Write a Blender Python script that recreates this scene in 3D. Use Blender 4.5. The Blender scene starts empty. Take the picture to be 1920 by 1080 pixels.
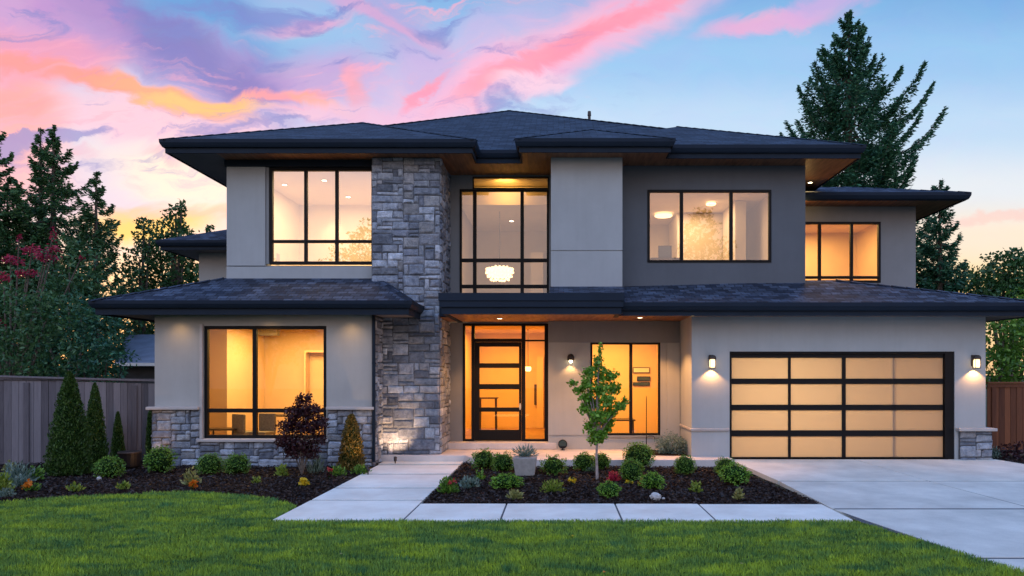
import bpy, bmesh, math, random
import numpy as np
from mathutils import Vector, Matrix, noise as mnoise
random.seed(7); RNG = np.random.default_rng(7)
sc = bpy.context.scene; COL = sc.collection
F, VX, VY, H = 1280.0, 1045.0, 700.0, 2.0       # lens in photo pixels, vanishing point, eye height

# ------------------------------------------------------------------ camera
cam = bpy.data.cameras.new('camera'); camo = bpy.data.objects.new('camera', cam); COL.objects.link(camo)
camo.location = (0, 0, H); camo.rotation_euler = (math.radians(90), 0, 0)
cam.sensor_width = 36; cam.lens = 24; cam.shift_x = -85/1920; cam.shift_y = 160/1920
cam.clip_start = 0.05; cam.clip_end = 3000
sc.camera = camo
sc.view_settings.view_transform = 'Standard'; sc.view_settings.look = 'None'
sc.view_settings.exposure = 0.0; sc.view_settings.gamma = 1.0
sc.cycles.use_denoising = True
try: sc.cycles.denoiser = 'OPENIMAGEDENOISE'
except Exception: pass
sc.cycles.max_bounces = 7; sc.cycles.diffuse_bounces = 3; sc.cycles.glossy_bounces = 3
sc.cycles.transparent_max_bounces = 12; sc.cycles.transmission_bounces = 4
sc.cycles.sample_clamp_indirect = 4.0; sc.cycles.caustics_reflective = False; sc.cycles.caustics_refractive = False

def lin(c):
    return tuple(((v/255)/12.92 if v/255 <= .04045 else ((v/255+.055)/1.055)**2.4) for v in c)

# ------------------------------------------------------------------ sky
SKY_GAIN_BACK = 2.2
w = bpy.data.worlds.new("World"); sc.world = w; w.use_nodes = True
nt = w.node_tree; N = nt.nodes; L = nt.links; N.clear()
def nd(t, **k):
    n = N.new(t)
    for a, b in k.items(): setattr(n, a, b)
    return n
def setin(n, i, v):
    if hasattr(v, 'links') or isinstance(v, bpy.types.NodeSocket): L.new(v, n.inputs[i])
    else: n.inputs[i].default_value = v
def mth(op, a, b=0.0, c=0.0):
    n = nd('ShaderNodeMath', operation=op); setin(n, 0, a); setin(n, 1, b)
    if op in ('MULTIPLY_ADD', 'WRAP', 'CLAMP'): setin(n, 2, c)
    return n.outputs[0]
def mrange(v, a, b, c=0.0, d=1.0, smooth=True):
    n = nd('ShaderNodeMapRange'); n.interpolation_type = 'SMOOTHSTEP' if smooth else 'LINEAR'
    setin(n, 0, v); setin(n, 1, a); setin(n, 2, b); setin(n, 3, c); setin(n, 4, d); return n.outputs[0]
def mixc(f, a, b):
    n = nd('ShaderNodeMix', data_type='RGBA'); setin(n, 0, f); 
    for i, v in ((6, a), (7, b)):
        if isinstance(v, tuple): n.inputs[i].default_value = (*v[:3], 1)
        else: L.new(v, n.inputs[i])
    return n.outputs[2]
tc = nd('ShaderNodeTexCoord')
sx = nd('ShaderNodeSeparateXYZ'); L.new(tc.outputs['Generated'], sx.inputs[0])
X_, Y_, Z_ = sx.outputs
ay = mth('MAXIMUM', mth('ABSOLUTE', Y_), 0.12)
U = mth('DIVIDE', X_, ay); V = mth('DIVIDE', Z_, ay)
cb = nd('ShaderNodeCombineXYZ'); L.new(U, cb.inputs[0]); L.new(V, cb.inputs[1])
# wispy warp of the cloud field
def noise(vec, scale, detail=4, rough=.55, dist=0.0):
    n = nd('ShaderNodeTexNoise'); L.new(vec, n.inputs['Vector']); n.inputs['Scale'].default_value = scale
    n.inputs['Detail'].default_value = detail; n.inputs['Roughness'].default_value = rough
    n.inputs['Distortion'].default_value = dist; return n
def vm(op, a, b=None, s=None):
    n = nd('ShaderNodeVectorMath', operation=op); L.new(a, n.inputs[0])
    if b is not None:
        if isinstance(b, tuple): n.inputs[1].default_value = b
        else: L.new(b, n.inputs[1])
    if s is not None: n.inputs['Scale'].default_value = s
    return n.outputs[0]
n1 = noise(cb.outputs[0], 4.2, 4, .5, .8)
w1 = vm('SCALE', vm('SUBTRACT', n1.outputs['Color'], (.5, .5, .5)), s=.085)
n2 = noise(vm('MULTIPLY', cb.outputs[0], (.7, 1.3, 1)), 11.0, 9, .62, 1.4)
w2 = vm('SCALE', vm('SUBTRACT', n2.outputs['Color'], (.5, .5, .5)), s=.050)
PW = vm('ADD', vm('ADD', cb.outputs[0], w1), w2)
PW = vm('MULTIPLY', PW, (1, 1, 0))
PV = nd('ShaderNodeSeparateXYZ'); L.new(PW, PV.inputs[0])
rp = nd('ShaderNodeValToRGB'); cr = rp.color_ramp; cr.interpolation = 'EASE'
stops = [(0.0, (250, 205, 150)), (.13, (255, 224, 178)), (.20, (251, 229, 208)), (.27, (228, 232, 240)), (.36, (190, 216, 243)), (.46, (152, 196, 238)), (.56, (122, 174, 226)), (1.0, (84, 128, 200))]
while len(cr.elements) < len(stops): cr.elements.new(.5)
for e, (p, c) in zip(cr.elements, stops): e.position = p; e.color = (*lin(c), 1)
L.new(mth('DIVIDE', V, 1.0), rp.inputs[0])
col = rp.outputs[0]
def blob(col, px, py, rx, ry, ang, c, s=1.0, hard=0.28):
    m = nd('ShaderNodeMapping', vector_type='TEXTURE')
    m.inputs['Location'].default_value = ((px-VX)/F, (VY-py)/F, 0)
    m.inputs['Rotation'].default_value = (0, 0, math.radians(ang))
    kx, ky = (1.12, 1.12) if ry < 40 else (1.25, 1.4); m.inputs['Scale'].default_value = (rx*kx/F, ry*ky/F, 1)
    L.new(PW, m.inputs[0])
    ln = nd('ShaderNodeVectorMath', operation='LENGTH'); L.new(m.outputs[0], ln.inputs[0])
    f = mrange(ln.outputs['Value'], hard, 1.0, s, 0.0)
    return mixc(f, col, lin(c))
B = [(170,150,620,300,-5,(196,172,220),.80),(60,60,170,160,0,(206,152,206),.8),
 (150,215,260,90,-8,(214,208,232),.85),(200,300,330,80,-5,(222,214,232),.8),(340,250,330,50,-14,(250,196,214),.8),
 (25,210,120,90,-30,(255,160,160),.95),(20,310,130,90,0,(252,180,186),.85),
 (400,40,260,85,-22,(100,164,220),.95),(640,70,190,70,-20,(140,188,232),.8),
 (290,85,300,52,-30,(142,136,204),.9),(480,150,110,60,-20,(136,124,196),.85),(430,120,150,40,-35,(160,138,206),.7),
 (620,150,120,60,0,(196,158,212),.8),(760,70,190,60,-50,(170,164,218),.85),(700,30,200,22,-25,(216,160,208),.75),(560,45,120,22,10,(226,164,206),.8),
 (300,60,260,44,-32,(112,112,190),.85),(150,20,150,60,-30,(190,140,204),.6),(455,165,60,46,-10,(120,112,190),.8),(390,20,150,34,-14,(84,152,214),.8),(70,100,200,50,-4,(240,150,180),.7),(70,122,170,24,-6,(255,150,150),1.0),(215,160,170,26,-22,(255,150,140),1.0),(320,188,190,28,-16,(255,168,130),1.0),
 (390,203,150,17,-4,(255,196,120),1.0),(430,198,80,16,4,(255,190,120),.9),(520,185,120,16,2,(255,158,160),.85),(600,205,90,16,-24,(255,172,150),.85),(660,190,22,62,8,(255,150,156),.85),
 (640,225,200,26,-5,(246,190,214),.8),(800,215,160,30,14,(236,206,230),.75),
 (860,130,300,80,24,(208,182,226),.75),(1040,95,420,50,24,(252,182,212),.9),(1090,72,330,24,25,(255,146,172),.92),(950,140,130,20,30,(255,160,182),.8),
 (1000,150,90,26,5,(250,208,228),.8),(785,172,70,14,42,(255,146,176),.85),
 (1440,34,170,24,10,(238,172,212),.85),(1540,0,120,26,22,(216,170,222),.7),
 (290,392,170,24,-3,(255,190,158),.85),(270,415,170,34,0,(255,204,100),.95),(390,385,120,20,-8,(250,190,160),.8),(360,330,190,48,-10,(255,236,214),.85),
 (160,290,40,18,0,(226,186,208),.7),(300,290,50,12,-12,(226,180,196),.6),
 (1880,412,170,16,4,(250,204,196),.7),(1850,530,120,40,0,(255,204,120),.6),(230,520,260,50,0,(255,212,172),.6)]
for b in B: col = blob(col, *b)
# fine combed streaks through the cloud sheets
mp = nd('ShaderNodeMapping'); mp.inputs['Rotation'].default_value = (0, 0, math.radians(24)); mp.inputs['Scale'].default_value = (2.2, 10, 1); L.new(PW, mp.inputs[0])
n3 = noise(mp.outputs[0], 1.3, 9, .60, 1.3)
msk = mth('MULTIPLY', mrange(U, .20, -.15), mrange(V, .20, .30))
col = mixc(mth('MULTIPLY', mrange(n3.outputs['Fac'], .52, .66), mth('MULTIPLY', msk, .62)), col, lin((255, 170, 194)))
col = mixc(mth('MULTIPLY', mrange(n3.outputs['Fac'], .47, .34), mth('MULTIPLY', msk, .75)), col, lin((112, 124, 200)))
# fine brightness mottling of the cloud sheets
nz = noise(vm('MULTIPLY', PW, (6, 14, 1)), 2.2, 5, .6, .5)
col_m = nd('ShaderNodeMix', data_type='RGBA', blend_type='SOFT_LIGHT'); col_m.inputs[0].default_value = .16
L.new(col, col_m.inputs[6]); L.new(nz.outputs['Color'], col_m.inputs[7]); col = col_m.outputs[2]
# overhead and behind the photographer
rb = nd('ShaderNodeValToRGB'); cr = rb.color_ramp
stops = [(0.0, (120, 120, 130)), (.10, (188, 168, 166)), (.24, (206, 180, 178)), (.36, (168, 178, 206)), (.6, (146, 178, 226)), (1.0, (136, 172, 228))]
while len(cr.elements) < len(stops): cr.elements.new(.5)
for e, (p, c) in zip(cr.elements, stops): e.position = p; e.color = (*lin(c), 1)
L.new(Z_, rb.inputs[0])
col = mixc(mrange(Y_, .30, .05), col, rb.outputs[0])
col = mixc(mrange(Z_, .55, .8), col, lin((112, 152, 220)))
lp_gain = mrange(Y_, .3, -.2, 1.0, SKY_GAIN_BACK)
bg = nd('ShaderNodeBackground'); L.new(col, bg.inputs[0]); L.new(lp_gain, bg.inputs[1])
sky = nd('ShaderNodeTexSky', sky_type='NISHITA'); sky.sun_disc = False
sky.sun_elevation = math.radians(1.5); sky.sun_rotation = math.radians(-25)
bg2 = nd('ShaderNodeBackground'); L.new(sky.outputs[0], bg2.inputs[0]); bg2.inputs[1].default_value = 0.05
ad = nd('ShaderNodeAddShader'); L.new(bg.outputs[0], ad.inputs[0]); L.new(bg2.outputs[0], ad.inputs[1])
wo = nd('ShaderNodeOutputWorld'); L.new(ad.outputs[0], wo.inputs[0])

# very soft afterglow high over the photographer's left shoulder
sun = bpy.data.lights.new('sun', 'SUN'); sun.energy = 0.30; sun.angle = math.radians(35); sun.color = (.86, .88, 1.0)
suno = bpy.data.objects.new('sun', sun); COL.objects.link(suno); suno.rotation_euler = (math.radians(48), 0, math.radians(-30))

# ------------------------------------------------------------------ materials
def mat(name):
    m = bpy.data.materials.new(name); m.use_nodes = True; t = m.node_tree
    return m, t, t.nodes['Principled BSDF']
def link(t, a, b): t.links.new(a, b)
def tnode(t, typ, **k):
    n = t.nodes.new(typ)
    for a, b in k.items():
        if a in n.inputs.keys(): n.inputs[a].default_value = b
        else: setattr(n, a, b)
    return n
def coords(t, which='Object', scale=(1, 1, 1)):
    c = tnode(t, 'ShaderNodeTexCoord'); m = tnode(t, 'ShaderNodeMapping'); m.inputs['Scale'].default_value = scale
    link(t, c.outputs[which], m.inputs[0]); return m.outputs[0]
def tramp(t, fac, a, b, p0=.35, p1=.65):
    r = tnode(t, 'ShaderNodeValToRGB'); r.color_ramp.elements[0].position = p0; r.color_ramp.elements[1].position = p1
    r.color_ramp.elements[0].color = (*a, 1); r.color_ramp.elements[1].color = (*b, 1); link(t, fac, r.inputs[0]); return r.outputs[0]
def bump(t, p, h, strength=.3, dist=.01):
    b = tnode(t, 'ShaderNodeBump'); b.inputs['Strength'].default_value = strength; b.inputs['Distance'].default_value = dist
    link(t, h, b.inputs['Height']); link(t, b.outputs[0], p.inputs['Normal'])
def simple(name, c, rough=.6, var=.12, scale=8, metal=0.0, bmp=.0, spec=.5):
    m, t, p = mat(name); v = coords(t)
    n = tnode(t, 'ShaderNodeTexNoise', Scale=scale, Detail=6.0, Roughness=.6); link(t, v, n.inputs['Vector'])
    a = tuple(x*(1-var) for x in c); b = tuple(min(1, x*(1+var)) for x in c)
    link(t, tramp(t, n.outputs['Fac'], a, b), p.inputs['Base Color'])
    p.inputs['Roughness'].default_value = rough; p.inputs['Metallic'].default_value = metal
    p.inputs['Specular IOR Level'].default_value = spec
    if bmp:
        n2 = tnode(t, 'ShaderNodeTexNoise', Scale=scale*12, Detail=4.0); link(t, v, n2.inputs['Vector']); bump(t, p, n2.outputs['Fac'], bmp, .004)
    return m
def stucco(name, c):
    m, t, p = mat(name); v = coords(t)
    n = tnode(t, 'ShaderNodeTexNoise', Scale=.9, Detail=7.0, Roughness=.65); link(t, v, n.inputs['Vector'])
    vs = coords(t, 'Object', (5, 5, .5)); ns = tnode(t, 'ShaderNodeTexNoise', Scale=1.3, Detail=6.0, Roughness=.6); link(t, vs, ns.inputs['Vector'])
    mx = tnode(t, 'ShaderNodeMix', data_type='RGBA', blend_type='MULTIPLY'); mx.inputs[0].default_value = 1
    link(t, tramp(t, n.outputs['Fac'], tuple(x*.92 for x in c), tuple(x*1.06 for x in c), .3, .7), mx.inputs[6])
    link(t, tramp(t, ns.outputs['Fac'], (.965, .962, .96), (1.01, 1.01, 1.01), .3, .6), mx.inputs[7]); link(t, mx.outputs[2], p.inputs['Base Color'])
    n2 = tnode(t, 'ShaderNodeTexNoise', Scale=110.0, Detail=3.0, Roughness=.7); link(t, v, n2.inputs['Vector'])
    bump(t, p, n2.outputs['Fac'], .35, .004); p.inputs['Roughness'].default_value = .92; p.inputs['Specular IOR Level'].default_value = .2
    return m
def attr(t, name):
    a = tnode(t, 'ShaderNodeAttribute'); a.attribute_name = name; return a
def leafmat(name, c1, c2, trans=.35, rough=.55):
    m = bpy.data.materials.new(name); m.use_nodes = True; t = m.node_tree; t.nodes.clear()
    a = attr(t, 'tint'); colr = tramp(t, a.outputs['Fac'], c1, c2, .1, .95)
    d = tnode(t, 'ShaderNodeBsdfDiffuse'); link(t, colr, d.inputs[0])
    tr = tnode(t, 'ShaderNodeBsdfTranslucent'); link(t, colr, tr.inputs[0])
    g = tnode(t, 'ShaderNodeBsdfGlossy', Roughness=.45); g.inputs[0].default_value = (.8, .8, .8, 1)
    m1 = tnode(t, 'ShaderNodeMixShader'); m1.inputs[0].default_value = trans; link(t, d.outputs[0], m1.inputs[1]); link(t, tr.outputs[0], m1.inputs[2])
    m2 = tnode(t, 'ShaderNodeMixShader'); m2.inputs[0].default_value = .035; link(t, m1.outputs[0], m2.inputs[1]); link(t, g.outputs[0], m2.inputs[2])
    o = tnode(t, 'ShaderNodeOutputMaterial'); link(t, m2.outputs[0], o.inputs[0]); return m
def emis(name, c, s):
    m, t, p = mat(name); p.inputs['Base Color'].default_value = (*c, 1); p.inputs['Emission Color'].default_value = (*c, 1)
    p.inputs['Emission Strength'].default_value = s; return m

M = {}
M['stucco'] = stucco('stucco_pale', (.385, .405, .405))
M['stucco_w'] = stucco('stucco_warm', (.39, .39, .37))
M['stucco_dark'] = stucco('stucco_dark', (.125, .136, .150))
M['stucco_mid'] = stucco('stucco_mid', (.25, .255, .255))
M['trimstone'] = simple('cast_stone', (.45, .41, .38), .8, .08, 5, bmp=.2)
M['black'] = simple('black_aluminium', (.006, .005, .005), .55, .1, 3, spec=.2)
M['gutter'] = simple('painted_gutter', (.010, .019, .034), .6, .08, 2, spec=.18)
M['fascia'] = simple('painted_fascia', (.012, .020, .032), .65, .1, 3, spec=.15)
M['bronze'] = simple('bronze_metal', (.05, .04, .035), .45, .15, 10, metal=.6)
M['white'] = simple('white_paint', (.7, .68, .62), .6, .04, 2)
M['dark_wood'] = simple('dark_wood', (.06, .035, .02), .5, .3, 6)
M['fabric'] = simple('fabric', (.22, .19, .15), .9, .2, 20)
M['bark'] = simple('bark', (.10, .075, .055), .9, .4, 14, bmp=.6)
M['pale_bark'] = simple('pale_bark', (.33, .27, .24), .8, .3, 14, bmp=.4)
M['rock'] = simple('pale_rock', (.48, .46, .44), .85, .2, 9, bmp=.6)
M['pot'] = simple('concrete_pot', (.30, .29, .27), .85, .12, 12, bmp=.3)
M['mortar'] = simple('mortar', (.085, .088, .095), .95, .3, 20, bmp=.5)
M['soil'] = simple('dark_bark_soil', (.016, .010, .0085), .97, .5, 60, bmp=1.0, spec=.1)
M['ground'] = simple('far_ground', (.03, .045, .02), .95, .4, .6)
M['neigh_roof'] = simple('slate_roof', (.16, .18, .22), .8, .15, 3)
M['neigh_wall'] = simple('dark_siding', (.05, .055, .06), .8, .15, 3)
# room paint
def roompaint(name, c): return simple(name, c, .8, .04, 1.2)
M['room_gold'] = roompaint('warm_room_paint', (.72, .52, .30))
M['room_cream'] = roompaint('cream_room_paint', (.80, .70, .55))
M['room_floor'] = simple('oak_floor', (.35, .2, .1), .4, .2, 4)
M['glow'] = emis('lamp_glow', (1, .78, .48), 14)
M['glow_soft'] = emis('shade_glow', (1, .66, .34), 2.6)
M['screen'] = simple('dark_screen', (.03, .06, .06), .2, .1, 2)

# stone: every stone carries its own colour
m, t, p = mat('ledge_stone'); v = coords(t); a = attr(t, 'tint3')
n = tnode(t, 'ShaderNodeTexNoise', Scale=9.0, Detail=8.0, Roughness=.7); link(t, v, n.inputs['Vector'])
mx = tnode(t, 'ShaderNodeMix', data_type='RGBA', blend_type='MULTIPLY'); mx.inputs[0].default_value = 1
link(t, a.outputs['Color'], mx.inputs[6]); link(t, tramp(t, n.outputs['Fac'], (.40, .43, .48), (1.55, 1.5, 1.45), .28, .74), mx.inputs[7]); link(t, mx.outputs[2], p.inputs['Base Color'])
n2 = tnode(t, 'ShaderNodeTexNoise', Scale=26.0, Detail=8.0, Roughness=.72); link(t, v, n2.inputs['Vector']); bump(t, p, n2.outputs['Fac'], 1.0, .04)
p.inputs['Roughness'].default_value = .85; M['stone'] = m

# shingles (UV: metres along the eave, metres up the slope)
def shingle(name, c1, c2, sw, sh, bs, mott):
    m, t, p = mat(name); tcn = tnode(t, 'ShaderNodeUVMap')
    nn = tnode(t, 'ShaderNodeTexNoise', Scale=3.0, Detail=3.0); link(t, tcn.outputs[0], nn.inputs['Vector'])
    va = tnode(t, 'ShaderNodeVectorMath', operation='SCALE'); va.inputs['Scale'].default_value = .10; link(t, nn.outputs['Color'], va.inputs[0])
    vb = tnode(t, 'ShaderNodeVectorMath', operation='ADD'); link(t, tcn.outputs[0], vb.inputs[0]); link(t, va.outputs[0], vb.inputs[1])
    b = tnode(t, 'ShaderNodeTexBrick'); b.offset = .5; b.inputs['Scale'].default_value = 1; b.inputs['Brick Width'].default_value = sw; b.inputs['Row Height'].default_value = sh
    b.inputs['Mortar Size'].default_value = .012; b.inputs['Mortar Smooth'].default_value = .4; b.inputs['Bias'].default_value = -.1
    b.inputs['Color1'].default_value = (*c1, 1); b.inputs['Color2'].default_value = (*c2, 1); b.inputs['Mortar'].default_value = (*(x*.35 for x in c1), 1)
    link(t, vb.outputs[0], b.inputs['Vector'])
    n = tnode(t, 'ShaderNodeTexNoise', Scale=2.2, Detail=9.0, Roughness=.72); link(t, tcn.outputs[0], n.inputs['Vector'])
    mx = tnode(t, 'ShaderNodeMix', data_type='RGBA', blend_type='MULTIPLY'); mx.inputs[0].default_value = 1
    link(t, b.outputs[0], mx.inputs[6]); link(t, tramp(t, n.outputs['Fac'], (1-mott,)*3, (1+mott,)*3, .32, .7), mx.inputs[7])
    n3 = tnode(t, 'ShaderNodeTexNoise', Scale=30.0, Detail=4.0, Roughness=.75); link(t, tcn.outputs[0], n3.inputs['Vector'])
    mx2 = tnode(t, 'ShaderNodeMix', data_type='RGBA', blend_type='MULTIPLY'); mx2.inputs[0].default_value = 1
    link(t, mx.outputs[2], mx2.inputs[6]); link(t, tramp(t, n3.outputs['Fac'], (.6,)*3, (1.5,)*3, .35, .68), mx2.inputs[7])
    link(t, mx2.outputs[2], p.inputs['Base Color'])
    # rows lap over each other: saw-tooth height
    sp = tnode(t, 'ShaderNodeSeparateXYZ'); link(t, vb.outputs[0], sp.inputs[0])
    md = tnode(t, 'ShaderNodeMath', operation='FRACT'); dv = tnode(t, 'ShaderNodeMath', operation='DIVIDE'); dv.inputs[1].default_value = sh
    link(t, sp.outputs[1], dv.inputs[0]); link(t, dv.outputs[0], md.inputs[0])
    su = tnode(t, 'ShaderNodeMath', operation='SUBTRACT'); su.inputs[0].default_value = 1; link(t, md.outputs[0], su.inputs[1])
    ad_ = tnode(t, 'ShaderNodeMath', operation='ADD'); link(t, su.outputs[0], ad_.inputs[0]); link(t, b.outputs['Fac'], ad_.inputs[1]); ad_.inputs[1].default_value = 0
    mm = tnode(t, 'ShaderNodeMath', operation='MULTIPLY_ADD'); link(t, n3.outputs['Fac'], mm.inputs[0]); mm.inputs[1].default_value = .5; link(t, su.outputs[0], mm.inputs[2])
    bump(t, p, mm.outputs[0], bs, .03); p.inputs['Roughness'].default_value = .85; p.inputs['Specular IOR Level'].default_value = .3
    return m
M['roof_hi'] = shingle('asphalt_shingle', (.018, .030, .048), (.050, .074, .108), .32, .14, .7, .3)
M['roof_lo'] = shingle('shake_shingle', (.012, .020, .038), (.080, .105, .152), .22, .17, 1.0, .5)

# tongue-and-groove soffit boards
m, t, p = mat('cedar_soffit'); v = coords(t, 'Object', (1, 1, 1))
wv = tnode(t, 'ShaderNodeTexWave', Scale=3.2, Distortion=.0); wv.bands_direction = 'X'; wv.wave_profile = 'SAW'; link(t, v, wv.inputs['Vector'])
v2 = coords(t, 'Object', (7, .8, 7)); n = tnode(t, 'ShaderNodeTexNoise', Scale=2.0, Detail=6.0); link(t, v2, n.inputs['Vector'])
link(t, tramp(t, n.outputs['Fac'], (.16, .062, .028), (.36, .16, .075), .3, .7), p.inputs['Base Color'])
gr = tnode(t, 'ShaderNodeMapRange'); gr.inputs[1].default_value = .0; gr.inputs[2].default_value = .06; link(t, wv.outputs['Fac'], gr.inputs[0]); bump(t, p, gr.outputs[0], .8, .01)
p.inputs['Roughness'].default_value = .5; M['soffit'] = m
M['soffit_plain_or_unlit'] = simple('painted_and_unlit_soffit', (.17, .15, .145), .7, .08, 3)  # plain painted eaves; also stands for the unlit side cedar

# concrete
def concrete(name, c):
    m, t, p = mat(name); v = coords(t)
    n = tnode(t, 'ShaderNodeTexNoise', Scale=1.1, Detail=9.0, Roughness=.62); link(t, v, n.inputs['Vector'])
    n2 = tnode(t, 'ShaderNodeTexNoise', Scale=70.0, Detail=4.0, Roughness=.7); link(t, v, n2.inputs['Vector'])
    mx = tnode(t, 'ShaderNodeMix', data_type='RGBA', blend_type='MULTIPLY'); mx.inputs[0].default_value = 1
    link(t, tramp(t, n.outputs['Fac'], tuple(x*.76 for x in c), tuple(min(.86,x*1.08) for x in c), .32, .66), mx.inputs[6])
    link(t, tramp(t, n2.outputs['Fac'], (.92,)*3, (1.05,)*3, .3, .7), mx.inputs[7]); link(t, mx.outputs[2], p.inputs['Base Color'])
    v3 = coords(t, 'Object', (.6, 14, 1)); n3 = tnode(t, 'ShaderNodeTexNoise', Scale=6.0, Detail=3.0); link(t, v3, n3.inputs['Vector'])
    bump(t, p, n3.outputs['Fac'], .25, .006); p.inputs['Roughness'].default_value = .75; p.inputs['Specular IOR Level'].default_value = .35
    return m
M['concrete'] = concrete('broom_concrete', (.68, .66, .58))
M['walk'] = concrete('pale_walk_concrete', (.88, .83, .72))
M['porch'] = concrete('porch_concrete', (.66, .60, .56))
# fence boards
def boards(name, c1, c2):
    m, t, p = mat(name); a = attr(t, 'tint'); v = coords(t, 'Object', (14, 14, .8))
    n = tnode(t, 'ShaderNodeTexNoise', Scale=2.5, Detail=8.0, Roughness=.65, Distortion=.6); link(t, v, n.inputs['Vector'])
    ad1 = tnode(t, 'ShaderNodeMath', operation='MULTIPLY_ADD'); link(t, n.outputs['Fac'], ad1.inputs[0]); ad1.inputs[1].default_value = .6
    sc_ = tnode(t, 'ShaderNodeMath', operation='MULTIPLY'); link(t, a.outputs['Fac'], sc_.inputs[0]); sc_.inputs[1].default_value = .5; link(t, sc_.outputs[0], ad1.inputs[2])
    link(t, tramp(t, ad1.outputs[0], c1, c2, .25, .85), p.inputs['Base Color']); bump(t, p, n.outputs['Fac'], .5, .008); p.inputs['Roughness'].default_value = .85
    return m
M['fence_grey'] = boards('weathered_board', (.075, .065, .072), (.21, .19, .20))
M['fence_brown'] = boards('cedar_board', (.09, .03, .014), (.28, .10, .04))
# window glass: clear, mirror-like at a share that grows with the angle
m = bpy.data.materials.new('window_glass'); m.use_nodes = True; t = m.node_tree; t.nodes.clear()
fr = tnode(t, 'ShaderNodeFresnel', IOR=1.52); mu = tnode(t, 'ShaderNodeMath', operation='MULTIPLY_ADD'); mu.inputs[1].default_value = 1.0; mu.inputs[2].default_value = .17
link(t, fr.outputs[0], mu.inputs[0]); mu.use_clamp = True
tr = tnode(t, 'ShaderNodeBsdfTransparent'); tr.inputs[0].default_value = (.93, .94, .93, 1); gl = tnode(t, 'ShaderNodeBsdfGlossy', Roughness=.0)
ms = tnode(t, 'ShaderNodeMixShader'); link(t, mu.outputs[0], ms.inputs[0]); link(t, tr.outputs[0], ms.inputs[1]); link(t, gl.outputs[0], ms.inputs[2])
o = tnode(t, 'ShaderNodeOutputMaterial'); link(t, ms.outputs[0], o.inputs[0]); M['glass'] = m
def glassvar(name, k):
    g = M['glass'].copy(); g.name = name
    for n_ in g.node_tree.nodes:
        if n_.type == 'MATH': n_.inputs[2].default_value = k
    return g
M['glass_lo'] = glassvar('shaded_window_glass', .02)
M['glass_up'] = glassvar('coated_window_glass', .42)
# frosted garage lites
m, t, p = mat('frosted_glass'); t.nodes.remove(p)
d = tnode(t, 'ShaderNodeBsdfTranslucent'); d.inputs[0].default_value = (.86, .80, .72, 1)
df = tnode(t, 'ShaderNodeBsdfDiffuse'); df.inputs[0].default_value = (.35, .32, .29, 1)
m1 = tnode(t, 'ShaderNodeMixShader'); m1.inputs[0].default_value = .30; link(t, d.outputs[0], m1.inputs[1]); link(t, df.outputs[0], m1.inputs[2])
link(t, m1.outputs[0], t.nodes['Material Output'].inputs[0]); M['frost'] = m

M['leaf_conifer'] = leafmat('conifer_needles', (.024, .075, .026), (.095, .21, .065), .2)
M['leaf_spruce'] = leafmat('dark_spruce_needles', (.016, .080, .045), (.085, .24, .110), .2)
M['leaf_green'] = leafmat('broad_leaves', (.022, .075, .020), (.085, .19, .050), .3)
M['leaf_bright'] = leafmat('young_leaves', (.09, .24, .016), (.32, .58, .07), .4)
M['leaf_box'] = leafmat('boxwood_leaves', (.05, .14, .016), (.22, .42, .05), .3)
M['leaf_cedar'] = leafmat('arborvitae_foliage', (.020, .058, .010), (.085, .165, .028), .2)
M['leaf_bronze_and_uplit'] = leafmat('bronze_and_uplit_foliage', (.05, .06, .012), (.34, .20, .04), .2)  # cone conifer's uplight put into this bronze; flower leaves share it
M['leaf_red'] = leafmat('maroon_leaves', (.020, .006, .009), (.085, .022, .026), .3)
M['leaf_crimson'] = leafmat('crimson_leaves', (.20, .012, .035), (.70, .05, .11), .35)
M['leaf_lime'] = leafmat('lime_leaves', (.12, .20, .02), (.34, .44, .07), .35)
M['leaf_blue'] = leafmat('blue_grey_leaves', (.07, .13, .10), (.30, .40, .33), .2)
M['leaf_orange_lit'] = leafmat('orange_lit_leaves', (.20, .06, .012), (.62, .27, .05), .4)  # orange lamp light is also put into the leaf colour
M['leaf_straw'] = leafmat('straw_leaves', (.20, .21, .06), (.42, .42, .15), .3)
M['petal_orange'] = leafmat('orange_petals', (.65, .14, .01), (.85, .36, .03), .3)
M['petal_yellow'] = leafmat('yellow_petals', (.65, .42, .01), (.85, .65, .04), .3)
M['petal_red'] = leafmat('red_petals', (.42, .03, .03), (.62, .10, .08), .3)
M['chips'] = leafmat('bark_chips', (.010, .006, .005), (.055, .034, .027), .0)

# grass
m, t, p = mat('grass_blades'); a = attr(t, 'tint'); v = coords(t, 'Object', (1, 2.6, 1))
n = tnode(t, 'ShaderNodeTexNoise', Scale=1.5, Detail=7.0, Roughness=.68, Distortion=.7); link(t, v, n.inputs['Vector'])
c1 = tramp(t, n.outputs['Fac'], (.064, .20, .055), (.33, .50, .033), .38, .62)
mx = tnode(t, 'ShaderNodeMix', data_type='RGBA', blend_type='MULTIPLY'); mx.inputs[0].default_value = 1
link(t, c1, mx.inputs[6]); link(t, tramp(t, a.outputs['Fac'], (.6, .62, .8), (1.6, 1.4, 1.5), .1, .9), mx.inputs[7]); link(t, mx.outputs[2], p.inputs['Base Color'])
p.inputs['Roughness'].default_value = .6; p.inputs['Specular IOR Level'].default_value = .25; M['grass'] = m
M['turf'] = simple('turf_soil', (.025, .055, .012), .95, .4, 5, spec=.1)

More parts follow.
